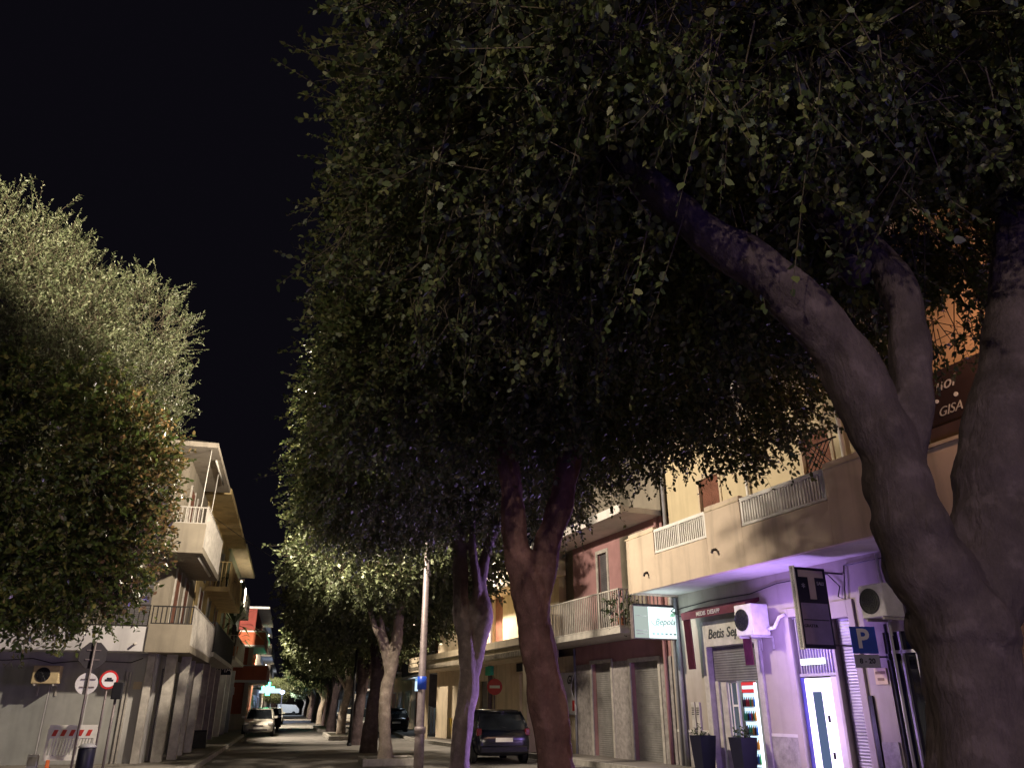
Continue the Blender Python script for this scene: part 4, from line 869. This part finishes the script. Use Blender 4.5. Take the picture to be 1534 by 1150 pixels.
# seams, frames and shutters on the front
m = MB()
for x in (-6.34, -5.35): m.box(x - .012, x + .012, 25.17, 25.199, .13, 2.6)
m.build('panel_joint', M['greywhite'], cb)
m = MB(); m.box(-9.3, -6.36, 25.18, 25.199, .13, 2.55); m.build('roller_shutter', mat('metal_sheet', (.42, .43, .41), .5, .08, 1.5, metal=.2, stain=.3), cb)
m = MB(); m.box(-6.31, -4.5, 25.18, 25.199, .13, 2.55); m.build('roller_shutter', mat('metal_sheet_b', (.44, .44, .42), .5, .08, 1.5, metal=.2, stain=.3), cb)
m = MB(); m.box(-4.46, -4.40, 25.12, 25.199, .13, 2.45); m.box(-4.36, -4.32, 25.12, 25.199, .13, 2.45); m.build('door_frame', M['offwhite'], cb)
m = MB(); m.box(-4.24, -4.02, 25.185, 25.199, 2.0, 2.2); m.build('wall_plate', M['cream'], cb)
# corner pillars under the corner balcony
for x, y, w in ((-3.85, 25.05, .10), (-3.38, 25.6, .14), (-3.1, 26.6, .13), (-3.2, 28.9, .12), (-3.1, 30.6, .12)):
    m = MB(); m.box(x - w, x + w, y - w, y + w, .13, 2.98); m.build('pillar', M['offwhite'], cb, bevel=.01)
m = MB(); m.box(-3.698, -3.66, 26.3, 27.8, .13, 2.6); m.box(-3.698, -3.66, 28.2, 30.6, .13, 2.6); m.build('side_shutter', M['shutterdark'], cb)
m = MB(); m.box(-14, -3.95, 24.2, 25.199, 2.95, 3.6); m.build('ledge', M['greywhite'], cb, bevel=.01)
for x in (-6.9, -4.2):
    m = MB(); m.tube([(x, 24.2, 3.15), (x - .02, 24.08, 3.13)], .03, 8); m.build('drain_spout', M['offwhite'], cb, True)
m = MB(); rails(m, -9, -4.0, 24.3, 3.62, 4.2, .13, .012); m.build('railing', M['iron'], cb)
m = MB(); m.box(-3.948, -2.8, 24.2, 31, 2.95, 3.14); m.box(-3.948, -2.8, 24.15, 24.2, 2.93, 3.68); c1 = m.build('corner_balcony', M['beige'], cb, bevel=.01)
m = MB(); rails(m, -3.9, -2.84, 24.22, 3.68, 4.18, .11, .014); m.build('railing', M['iron'], c1)
m = MB(); rails(m, 24.3, 30.9, -2.83, 3.14, 4.22, .26, .016, axis='y'); m.build('side_railing', M['offwhite'], c1)
m = MB(); m.box(-5.2, -2.8, 23.8, 29.4, 5.62, 5.80); m.box(-5.2, -2.8, 23.74, 23.8, 5.60, 6.45); c2 = m.build('balcony', M['beige'], cb, bevel=.01)
m = MB(); rails(m, -5.1, -2.84, 23.82, 6.45, 6.95, .11, .014); m.build('railing', M['offwhite'], c2)
m = MB(); rails(m, 23.9, 29.3, -2.83, 5.8, 7.0, .26, .02, axis='y'); m.build('side_railing', M['offwhite'], c2)
m = MB(); m.add([(-14, 23.7, 8.75), (-2.8, 23.7, 8.75), (-2.8, 29.2, 8.75), (-14, 29.2, 8.75), (-14, 25.4, 9.5), (-4.0, 25.4, 9.5), (-3.6, 29.2, 9.0), (-14, 29.2, 9.5), (-14, 23.7, 8.9), (-2.8, 23.7, 8.9), (-2.8, 29.2, 8.9)],
    [(3, 2, 1, 0), (0, 1, 9, 8), (1, 2, 10, 9), (8, 9, 5, 4), (9, 10, 6, 5), (4, 5, 6, 7), (2, 3, 7, 6, 10), (0, 8, 4, 7, 3)]); m.build('roof', M['eaves'], cb)
for x, y, z in ((-3.7, 26.6, 5.85), (-3.7, 28.4, 5.85), (-3.7, 26.4, 3.2), (-3.7, 28.6, 3.2)):
    m = MB(); m.box(x, x + .03, y - .45, y + .45, z, z + 2.2); w = m.build('louvred_door', M['persiana'], cb)
    m = MB(); m.box(x, x + .05, y - .55, y - .452, z, z + 2.3); m.box(x, x + .05, y + .452, y + .55, z, z + 2.3); m.build('frame', M['offwhite'], w)
for x in (-4.6, -6.4, -8.2):
    for z in (3.65, 5.9):
        m = MB(); m.box(x - .45, x + .45, 25.17, 25.199, z, z + 2.1); m.build('louvred_door', M['shutterdark'], cb)
m = MB(); m.tube([(-3.0, 24.0, 8.8), (-3.05, 24.0, 6.9)], .015, 5); m.tube([(-3.0, 26.6, 8.8), (-3.05, 26.6, 6.9)], .015, 5); m.tube([(-2.95, 25, 8.72), (-2.95, 28, 8.72)], .03, 6); m.build('awning_rod', M['white'], cb, True)
m = MB(); m.tube([(-2.95, 24.3, 5.59), (-2.95, 28, 5.59)], .04, 6); m.build('gutter_pipe', M['white'], cb, True)
cbx = empty('cable', (-6.4, 25.15, 2.8), 0, 'thin cable looping along the grey front under the white ledge', 'cable')
MB().tube([(-9, 25.16, 2.80), (-7.6, 25.15, 2.72), (-6.9, 25.15, 2.78), (-6.4, 25.15, 2.66), (-5.6, 25.15, 2.74), (-4.4, 25.15, 2.7), (-4.1, 25.15, 2.82)], .012, 5).build('wire', M['iron'], cbx)
MB().box(-5.62, -5.52, 25.12, 25.165, 2.62, 2.74).build('junction_box', M['plasticgrey'], cbx)
# AC on the grey front
a = empty('air_conditioner', (-6.35, 25.1, 2), 0, 'small yellowed air conditioner on the grey shuttered front', 'air conditioner', 'outdoor air conditioning units')
ac_unit(Matrix.Identity(4), -6.72, 25.05, 2.12, .66, .46, .34, a, M['beigebox'])
# road signs before the grey front
sg = empty('stop_sign', (-4.82, 22.9, 0), 0, 'dark back of an octagonal sign above a white disc on a leaning post', 'road sign', 'road signs before the grey front')
Tl = Matrix.Translation((-4.78, 22.2, 0)) @ Matrix.Rotation(R(18), 4, 'Z')
m = MB(Tl); m.lathe([(.33, 0), (.33, .02)], 8, Matrix.Translation((0, -.04, 2.72)) @ Matrix.Rotation(PI / 2, 4, 'X') @ Matrix.Rotation(PI / 8, 4, 'Z')); m.build('octagon', M['signback'], sg)
m = MB(Tl); m.lathe([(.25, 0), (.25, .02)], 28, Matrix.Translation((-.02, -.04, 2.07)) @ Matrix.Rotation(PI / 2, 4, 'X')); m.build('disc', M['greywhite'], sg)
m = MB(Tl); m.tube([(0, -.092, 0), (0, -.092, 3.05)], .026, 8); m.build('post', M['pole'], sg, True)
for z in (2.62, 2.84, 1.99, 2.17): MB(Tl).box(-.16, .16, -.075, -.061, z - .012, z + .012).build('clamp', M['pole'], sg)
s2 = empty('round_sign', (-4.38, 22.5, 0), 0, 'small round sign with a red rim on a thin post', 'road sign', 'road signs before the grey front')
Tl = Matrix.Translation((-4.38, 22.5, 0)) @ Matrix.Rotation(R(25), 4, 'Z')
m = MB(Tl); m.lathe([(.22, 0), (.22, .02)], 26, Matrix.Translation((0, -.03, 2.17)) @ Matrix.Rotation(PI / 2, 4, 'X')); m.build('rim', M['signred'], s2)
m = MB(Tl); m.lathe([(.17, 0), (.17, .006)], 26, Matrix.Translation((0, -.051, 2.17)) @ Matrix.Rotation(PI / 2, 4, 'X')); m.build('disc', M['greywhite'], s2)
m = MB(Tl); m.box(-.10, .10, -.062, -.058, 2.13, 2.18); m.box(-.06, .06, -.062, -.058, 2.181, 2.22); m.build('car_symbol', M['black'], s2)
m = MB(Tl); m.tube([(0, 0, 0), (0, 0, 2.4)], .025, 8); m.build('post', M['pole'], s2, True)
pm = empty('ticket_machine', (-4.15, 22.6, 0), 0, 'black ticket box on a thin post beside the round sign', 'ticket machine')
m = MB(); m.box(-4.26, -4.02, 22.5, 22.68, 1.72, 2.12); m.build('box', M['black'], pm, bevel=.02)
m = MB(); m.tube([(-4.16, 22.6, 0), (-4.16, 22.6, 1.72)], .03, 8); m.build('post', M['pole'], pm, True)
br = empty('barrier', (-5.1, 23.2, .13), R(6), 'white slatted plastic barrier with a red striped top on orange feet', 'barrier')
Tb = Matrix.Translation((-5.1, 23.2, .13)) @ Matrix.Rotation(R(6), 4, 'Z')
m = MB(Tb); m.box(-.55, -.49, -.03, .03, .2, .92); m.box(.49, .55, -.03, .03, .2, .92); m.box(-.49, .49, -.03, .03, .2, .32); m.box(-.49, .49, -.03, .03, .70, .92); m.box(-.53, .53, -.03, .03, .921, 1.0)
for i in range(14): x = -.44 + i * .068; m.add([(x - .012, -.02, .32), (x + .022, -.02, .32), (x + .022, .02, .32), (x - .012, .02, .32), (x + .028, -.02, .70), (x + .062, -.02, .70), (x + .062, .02, .70), (x + .028, .02, .70)], [(0, 1, 5, 4), (1, 2, 6, 5), (2, 3, 7, 6), (3, 0, 4, 7)])
m.build('panel', M['plasticwhite'], br)
m = MB(Tb)
for i in range(5): x = -.42 + i * .19; m.prism([(x - .04, .75), (x + .055, .75), (x + .10, .89), (x + .005, .89)], -.036, -.031)
m.build('stripes', M['plasticred'], br)
for s_ in (-.42, .42): m = MB(Tb); m.box(s_ - .05, s_ + .05, -.25, .25, 0, .05); m.box(s_ - .04, s_ + .04, -.04, .04, .05, .22); m.build('foot', M['plasticor'], br, bevel=.01)
bx = empty('meter_box', (-6.0, 23.5, .13), 0, 'small white utility box on the pavement left of the barrier', 'utility box')
m = MB(); m.box(-6.08, -5.84, 23.5, 23.65, .13, .46); m.build('box', M['greywhite'], bx, bevel=.02)
m = MB(); m.box(-6.05, -5.87, 23.49, 23.499, .2, .4); m.build('door', M['offwhite'], bx)
lb = empty('litter_bin', (-4.52, 22.3, 0), 0, 'dark cylindrical litter bin before the barrier', 'bin')
m = MB(); m.lathe([(.17, .05), (.19, .1), (.19, .62), (.17, .65)], 20, Matrix.Translation((-4.52, 22.3, 0))); m.build('drum', M['navy'], lb, True)
m = MB(); m.lathe([(.20, .65), (.20, .68), (.1, .74)], 20, Matrix.Translation((-4.52, 22.3, 0))); m.build('lid', M['plasticgrey'], lb, True)

# ------------------------------------------------------------------ further left buildings
def balc(parent, x0, x1, y0, y1, z, mt, rail, h=1.05, solid=False):
    m = MB(); m.box(x0, x1, y0, y1, z - .16, z); b = m.build('balcony', mt, parent, bevel=.01)
    m = MB()
    if solid: m.box(x1 - .1, x1, y0 + .11, y1, z + .002, z + h); m.box(x0, x1, y0, y0 + .1, z + .002, z + h)
    else:
        rails(m, x0 + .05, x1 - .03, y0 + .05, z, z + h, .14, .018); rails(m, y0 + .06, y1 - .05, x1 - .04, z, z + h, .17, .02, axis='y')
    r = m.build('parapet' if solid else 'railing', rail, b)
    if solid: m = MB(); m.box(x0, x1 + .02, y0 - .02, y1, z + h + .002, z + h + .07); m.build('coping', M['white'], b)
    return b
b2 = empty('apartment_building', (-3.7, 31.2, 0), 0, 'second building on the left with warm lit soffits and an overhanging roof terrace', 'building')
m = MB(); m.box(-12, -3.7, 31.2, 43, 0, 9.0); m.build('wall', M['warmlit'], b2)
m = MB(); m.add([(-12, 29.8, 8.85), (-2.8, 29.8, 8.85), (-2.8, 41, 8.85), (-12, 41, 8.85), (-12, 29.8, 9.05), (-2.8, 29.8, 9.05), (-2.8, 41, 9.05), (-12, 41, 9.05), (-12, 30.6, 9.6), (-3.3, 30.6, 9.6), (-3.3, 40, 9.6), (-12, 40, 9.6)],
    [(3, 2, 1, 0), (0, 1, 5, 4), (1, 2, 6, 5), (2, 3, 7, 6), (4, 5, 9, 8), (5, 6, 10, 9), (6, 7, 11, 10), (8, 9, 10, 11)]); m.build('roof', M['warmlit'], b2)
balc(b2, -3.698, -2.8, 34.2, 42.5, 6.05, M['warmlit'], M['warmlit']); balc(b2, -3.698, -2.8, 31.6, 42, 3.4, M['offwhite'], M['iron'])
for i, (y, z) in enumerate(((33, 6.1), (36, 6.1), (39.5, 6.1), (33, 3.5), (36.3, 3.5), (39.8, 3.5))):
    m = MB(); m.box(-3.7, -3.67, y - .5, y + .5, z, z + 2.2); w = m.build('louvred_door', M['persiana'] if i % 2 else M['shutterdark'], b2)
    m = MB(); m.box(-3.7, -3.65, y - .6, y - .502, z, z + 2.3); m.box(-3.7, -3.65, y + .502, y + .6, z, z + 2.3); m.build('frame', M['offwhite'], w)
for y in (32.6, 35.4, 38.2, 41): m = MB(); m.box(-3.7, -3.66, y - .9, y + .9, .14, 2.6); m.build('shop_door', M['shutter'] if y != 35.4 else M['glass'], b2)
for y in (31.5, 34.0, 36.8, 39.6, 42.4): m = MB(); m.box(-3.7, -3.3, y - .15, y + .15, .13, 3.2); m.build('pillar', M['offwhite'], b2)
b3 = empty('narrow_building', (-3.7, 43.2, 0), 0, 'narrow pale green building with a plant filled balcony beside the red one', 'building')
m = MB(); m.box(-12, -3.7, 43.2, 57, 0, 9.3); m.build('wall', M['teal'], b3)
m = MB(); m.box(-12, -2.9, 43.0, 54, 9.3, 9.5); m.build('roof', M['cream'], b3)
balc(b3, -3.698, -2.8, 43.6, 52, 3.9, M['offwhite'], M['offwhite']); balc(b3, -3.698, -2.9, 44, 53, 6.7, M['offwhite'], M['iron'])
for y in (45, 48.5, 52):
    m = MB(); m.box(-3.7, -3.66, y - 1.0, y + 1.0, .14, 2.8); m.build('shop_door', M['shutterdark'] if y != 48.5 else M['glass'], b3)
    m = MB(); m.box(-3.7, -3.67, y - .5, y + .5, 4.1, 6.2); m.build('window', M['persiana'], b3)
    m = MB(); m.box(-3.7, -3.3, y + 1.4, y + 1.7, .13, 3.6); m.build('pillar', M['white'], b3)
m = MB(); m.box(-3.75, -2.9, 43.4, 43.5, 3.02, 3.5); m.build('shop_fascia', M['darkmetal'], b3)
m = MB(); m.text('AMA', .4, -3.3, 3.26, 43.39); m.build('lettering', M['white'], b3)
b4 = empty('red_building', (-4.4, 60, 0), 0, 'brick red building with white edged solid balconies beyond the white car', 'building')
m = MB(); m.box(-12, -3.0, 60.0, 74, 0, 6.4); m.build('wall', M['red'], b4)
m = MB(); m.box(-3.0, -2.7, 59.9, 60.2, .13, 6.4); m.build('corner_pillar', M['cream'], b4)
m = MB(); m.box(-12, -2.75, 59.95, 73, 6.5, 8.0); m.build('top_storey', M['darkred'], b4)
m = MB(); m.box(-4.6, -1.9, 59.6, 73, 6.4, 6.5); m.build('cornice', M['white'], b4)
balc(b4, -4.2, -2.0, 59.5, 68, 5.55, M['white'], M['red'], .85, True); balc(b4, -4.2, -1.6, 59.5, 68, 3.25, M['white'], M['red'], .9, True)
m = MB(); m.box(-12, -2.9, 59.97, 59.999, .13, 1.1); m.build('plinth', M['cream'], b4)
for z in (.14, 3.4, 5.7): m = MB(); m.box(-3.0, -2.96, 62, 63.2, z, z + 2.0 if z < 5 else z + .7); m.build('window', M['glass'], b4)
m = MB(); m.box(-12, -1.9, 59.6, 74, 8.0, 8.15); m.build('roof', M['greywhite'], b4)
a = empty('air_conditioner', (-3.6, 59.9, 2.5), 0, 'tiny air conditioner on the brick red wall below its balcony', 'air conditioner', 'outdoor air conditioning units')
ac_unit(Matrix.Identity(4), -4.2, 59.9, 2.3, .6, .5, .3, a, M['plasticwhite'])
simple_block('building', -14, -3.3, 74.5, 92, 7.6, M['cream'], 'cream house with balconies behind the red building', -1, 2, True, 7)
simple_block('building', -14, -3.3, 92.5, 112, 10, M['greybuild'], 'tall dim grey house above the green cross', -1, 3, True, 8)
simple_block('building', -14, -3.3, 112.5, 140, 9, M['beige'], 'beige house beyond the blue lit shop front', -1, 3, False, 9)
simple_block('building', -14, -3.3, 140.5, 200, 8, M['greybuild'], 'farthest grey row of houses on the left side', -1, 2, False, 10)
eb = empty('end_building', (0, 260, 0), 0, 'low dark building closing the far end of the street', 'building')
m = MB(); m.box(-20, 30, 260, 270, 0, 6); m.build('wall', M['greybuild'], eb)
m = MB(); m.box(-20.3, 30.3, 259.7, 270.3, 6.0, 6.3); m.build('roof', M['tile'], eb)
pc = empty('pharmacy_cross', (-2.6, 78, 0), 0, 'glowing green pharmacy cross over the pavement beyond the red building', 'pharmacy sign')
m = MB(); m.box(-2.35, -1.25, 76.9, 77.1, 2.85, 3.2); m.box(-1.98, -1.62, 76.9, 77.1, 3.202, 3.57); m.box(-1.98, -1.62, 76.9, 77.1, 2.48, 2.848); m.build('cross', M['green_emit'], pc)
m = MB(); m.box(-3.3, -2.352, 76.97, 77.03, 3.0, 3.06); m.build('bracket', M['iron'], pc)
point('cross_glow', (-2.2, 77.2, 3.4), 70, (.08, 1, .45), .3)
bs_ = empty('shop_front_sign', (-3.2, 100, 0), 0, 'bluish white lit shop front under the dim grey house', 'shop front')
m = MB(); m.box(-3.3, -.9, 99.9, 100.1, 3.0, 3.5); m.build('sign_panel', M['cool_emit'], bs_)
m = MB(); m.lathe([(.08, 0), (.26, .12), (.26, .3), (.08, .42)], 14, Matrix.Translation((-.7, 100, 2.9))); m.build('blue_lamp', M['blue_emit'], bs_, True)
m = MB(); m.tube([(-.7, 100, 0), (-.7, 100, 2.9)], .05, 6); m.build('lamp_pole', M['pole'], bs_)
point('blue_glow', (-.3, 98.5, 3.2), 420, (.45, .62, 1), .3)
vn = empty('white_van', (1.0, 175, 0), 0, 'long white lit van tiny at the far end of the street', 'van')
m = MB(); m.prism([(-2.2, .4), (2.4, .4), (2.4, 1.1), (1.7, 1.9), (-2.2, 2.1)], 175, 177); m.build('body', M['white'], vn)
point('far_shop_light', (0.5, 170, 3.5), 900, (.75, .85, 1), .3)
m = MB()
for x in (-1.4, 1.4): m.lathe([(.35, 0), (.35, .2)], 14, Matrix.Translation((x + 0, 175.1, .36)) @ Matrix.Rotation(PI / 2, 4, 'X'))
m.build('wheel', M['rubber'], vn)
# balcony plants on the left
def palm(x, y, z, lab, sc=1, n=16, seed=1):
    o = empty('potted_palm', (x, y, z), 0, lab, 'plant', 'plants on the left balconies'); r_ = random.Random(seed)
    m = MB(); m.lathe([(.14 * sc, 0), (.2 * sc, .3 * sc)], 12, Matrix.Translation((x, y, z))); m.build('pot', M['terracotta'], o, True)
    m = MB(); m.tube([(x, y, z + .2 * sc), (x, y, z + .9 * sc)], .05 * sc, 6); m.build('stem', M['bark'], o, True)
    m = MB()
    for k in range(n):
        a_ = 2 * PI * k / n + r_.random() * .3; L_ = sc * r_.uniform(.6, 1.0); el = r_.uniform(-.3, 1.2)
        d_ = Vector((math.cos(a_) * math.cos(el), math.sin(a_) * math.cos(el), math.sin(el))); s_ = Vector((-math.sin(a_), math.cos(a_), 0)) * .05 * sc
        b_ = Vector((x, y, z + .9 * sc)); mid = b_ + d_ * L_ * .6; tip = b_ + d_ * L_ - Vector((0, 0, .25 * L_))
        m.add([b_, mid - s_, tip, mid + s_], [(0, 1, 2, 3)])
    m.build('fronds', M['palm'], o)
palm(-3.1, 44.5, 3.9, 'spiky palm on the lower balcony of the pale green building', 1.8, 22, 2)
palm(-3.1, 47, 3.9, 'bushy potted plant beside the spiky palm', 1.2, 26, 3)
palm(-3.1, 36.5, 6.05, 'trailing plant on the warm lit balcony of the second building', .7, 26, 4)

# ------------------------------------------------------------------ cars
def loft(m, rings, T):
    n = len(rings[0]); vs = [p for r in rings for p in r]; fs = []
    for i in range(len(rings) - 1):
        for k in range(n): fs.append((i * n + k, i * n + (k + 1) % n, (i + 1) * n + (k + 1) % n, (i + 1) * n + k))
    fs += [tuple(range(n))[::-1], tuple((len(rings) - 1) * n + k for k in range(n))]
    m.add(vs, fs, T)
def car(x, y, rz, paint, lab, kind='hatch', group='parked cars'):
    """front points along local +x"""
    o = empty('parked_car', (x, y, 0), rz, lab, 'car', group); T = Matrix.Translation((x, y, 0)) @ Matrix.Rotation(rz, 4, 'Z')
    st = [(-1.98, .70, .36, .62), (-1.95, .78, .27, .80), (-1.85, .82, .22, .95), (-1.5, .85, .20, 1.0), (-.6, .86, .19, .97), (.5, .86, .19, .95), (.95, .86, .19, .93), (1.4, .84, .20, .84), (1.8, .79, .24, .72), (1.95, .70, .32, .60)]
    rings = []
    for X, w, zb, zt in st:
        h = zt - zb
        half = [(0, zb), (w * .86, zb), (w * .97, zb + .12 * h), (w, zb + .42 * h), (w * .985, zb + .72 * h), (w * .93, zb + .93 * h), (w * .80, zt), (0, zt + .015)]
        rings.append([(X, a_, z) for a_, z in half] + [(X, -a_, z) for a_, z in half[-2:0:-1]])
    m = MB(); loft(m, rings, T); body = m.build('body', paint, o, True); ss = body.modifiers.new('s', 'SUBSURF'); ss.levels = ss.render_levels = 1
    # greenhouse
    g0 = [(-1.82, .74, .93), (-1.62, .70, 1.15), (-1.35, .62, 1.38)]
    def ringz(xr, xf, w, z): return [(xr, -w, z), (xr, w, z), (xf, w * .96, z), (xf, -w * .96, z)]
    m = MB(); R4 = [ringz(-1.84, 1.02, .76, .92), ringz(-1.66, .62, .70, 1.17), ringz(-1.42, .26, .62, 1.40)]
    vs = [p for r in R4 for p in r]; fs = []
    for i in range(2):
        for k in range(4): fs.append((i * 4 + k, i * 4 + (k + 1) % 4, (i + 1) * 4 + (k + 1) % 4, (i + 1) * 4 + k))
    m.add(vs, fs + [(8, 9, 10, 11)], T); m.build('windows', M['glass'], o)
    m = MB(); loft(m, [[(-1.5, -.60, 1.40), (-1.5, .60, 1.40), (-1.47, .56, 1.45), (-1.47, -.56, 1.45)], [(-.6, -.64, 1.415), (-.6, .64, 1.415), (-.6, .56, 1.48), (-.6, -.56, 1.48)], [(.28, -.61, 1.395), (.28, .61, 1.395), (.22, .55, 1.43), (.22, -.55, 1.43)]], T); m.build('roof', paint, o, True)
    for s_ in (1, -1):
        for line in ([(-1.84, .765, .92), (-1.66, .705, 1.17), (-1.43, .625, 1.41)], [(1.03, .735, .92), (.63, .68, 1.17), (.27, .60, 1.41)], [(-.42, .785, .93), (-.44, .715, 1.17), (-.48, .635, 1.41)]):
            MB().tube([T @ Vector((a_, b_ * s_, c_)) for a_, b_, c_ in line], .035, 6).build('pillar', paint, o, True)
    for X in (-1.22, 1.22):
        for s_ in (1, -1):
            W_ = T @ Matrix.Translation((X, s_ * .88, .31)) @ Matrix.Rotation(-s_ * PI / 2, 4, 'X')
            w = MB(); w.lathe([(.20, .0), (.28, -.005), (.31, -.04), (.31, -.16), (.28, -.2)], 24, W_); t_ = w.build('wheel', M['rubber'], o, True)
            w = MB(); w.lathe([(.05, .012), (.19, .004), (.2, -.01)], 16, W_); w.build('rim', M['rim'], t_, True)
            w = MB(); w.lathe([(.36, -.026), (.36, -.03)], 20, W_); w.build('wheel_arch', M['black'], o)
    for s_ in (1, -1):
        m = MB(); m.box(-1.93, -1.76, s_ * .66, s_ * .81, .76, .96, T); m.build('tail_light', M['tail'], o, bevel=.03)
        m = MB(); m.box(1.70, 1.93, s_ * .50, s_ * .78, .60, .76, T); m.build('headlight', M['headl'], o, bevel=.04)
        m = MB(); m.box(.72, .86, s_ * .80, s_ * .98, .94, 1.06, T); m.build('mirror', paint, o, bevel=.02)
    m = MB(); m.box(-2.0, -1.985, -.26, .26, .60, .71, T); m.box(1.955, 1.975, -.26, .26, .40, .50, T); m.build('number_plate', M['white'], o)
    m = MB(); m.box(1.93, 1.96, -.50, .50, .32, .395, T); m.box(1.90, 1.95, -.28, .28, .54, .60, T); m.build('grille', M['black'], o)
    m = MB(); m.box(-2.03, -1.93, -.72, .72, .30, .50, T); m.build('rear_bumper', paint, o, bevel=.04)
    m = MB(); m.tube([T @ Vector((-1.80, -.1, .965)), T @ Vector((-1.70, .32, 1.08))], .012, 5); m.build('wiper', M['black'], o)
    return o
car(6.25, 26.0, R(90), M['navycar'], 'dark blue hatchback seen from behind between the two nearest trunks')
car(6.3, 53.5, R(98), M['blackcar'], 'black car parked behind the pale trunk')
car(5.2, 57.5, R(80), M['greycar'], 'grey car at the left of the black car')
car(-1.45, 51.0, R(-90), M['whitecar'], 'white hatchback facing the camera at the left kerb', group='cars along the left kerb')
car(-1.3, 64.0, R(-90), M['blackcar'], 'dark car parked behind the white hatchback', group='cars along the left kerb')
car(-1.1, 84.0, R(-90), M['whitecar'], 'pale car parked beyond the dark one at the left kerb', group='cars along the left kerb')
car(5.6, 80.0, R(90), M['whitecar'], 'small pale car far down the right carriageway')
# scooter beside the dark car
sc = empty('scooter', (-.45, 60.5, 0), R(-90), 'black scooter standing in the road behind the white hatchback', 'scooter')
T = Matrix.Translation((-.5, 60.5, 0)) @ Matrix.Rotation(R(-90), 4, 'Z')
m = MB()
for X in (-.6, .65): m.lathe([(.12, .05), (.24, .05), (.25, 0), (.24, -.05), (.12, -.05)], 18, T @ Matrix.Translation((X, 0, .25)) @ Matrix.Rotation(PI / 2, 4, 'X'))
m.build('wheel', M['rubber'], sc, True)
m = MB(); loft(m, [[(-.85, -.12, .55), (-.85, .12, .55), (-.85, .1, .8), (-.85, -.1, .8)], [(-.3, -.2, .35), (-.3, .2, .35), (-.3, .16, .8), (-.3, -.16, .8)], [(.05, -.2, .28), (.05, .2, .28), (.05, .2, .4), (.05, -.2, .4)], [(.45, -.22, .28), (.45, .22, .28), (.45, .2, .45), (.45, -.2, .45)], [(.6, -.24, .5), (.6, .24, .5), (.55, .2, 1.0), (.55, -.2, 1.0)]], T); m.build('body', M['black'], sc, True)
m = MB(); m.box(-.75, -.1, -.14, .14, .8, .9, T); m.build('seat', M['rubber'], sc, bevel=.03)
m = MB(); m.tube([T @ Vector((.55, -.32, 1.05)), T @ Vector((.55, .32, 1.05))], .025, 6); m.tube([T @ Vector((.5, 0, 1.05)), T @ Vector((.65, 0, .3))], .03, 6); m.build('handlebar', M['darkmetal'], sc)
m = MB(); m.box(.60, .68, -.1, .1, .86, .98, T); m.build('headlight', M['headl'], sc, bevel=.02)
# thin post beside the dark tree
tp = empty('thin_post', (2.75, 37, 0), 0, 'thin dark post beside the dark trunk of the tree row', 'post')
m = MB(); m.tube([(2.75, 37, 0), (2.78, 37, 4.2)], .06, 8); m.build('shaft', M['darkmetal'], tp, True)
m = MB(); m.lathe([(.10, 0), (.10, .05), (.07, .12)], 10, Matrix.Translation((2.75, 37, 0))); m.build('base_ring', M['darkmetal'], tp)
# a-board on the left pavement and a horizontal plank sign
ab = empty('pavement_board', (-3.0, 33.2, .13), R(15), 'small dark folding board on the left pavement', 'sign board')
for s_ in (-1, 1):
    T = Matrix.Translation((-3.0, 33.2, .13)) @ Matrix.Rotation(R(15), 4, 'Z') @ Matrix.Rotation(R(16 * s_), 4, 'X')
    m = MB(T); m.box(-.22, .22, s_ * .14, s_ * .165, -.02, .6); m.build('panel', M['darkmetal'], ab)
# overhead wires
for i, (a_, b_, sag, lab) in enumerate((((-3.7, 31, 8.4), (3.3, 45, 7.7), .6, 'thin black wire over the road from the second building to the tree row'), ((-8.5, 14, 3.2), (-5.5, 24.3, 3.6), .2, 'thin cable running down at the left edge of the ledge'))):
    m = MB(); A = Vector(a_); B = Vector(b_); m.tube([A.lerp(B, k / 12) - Vector((0, 0, sag * math.sin(PI * k / 12))) for k in range(13)], .012, 4); tag(m.build('overhead_wire', M['iron']), lab, 'wire')
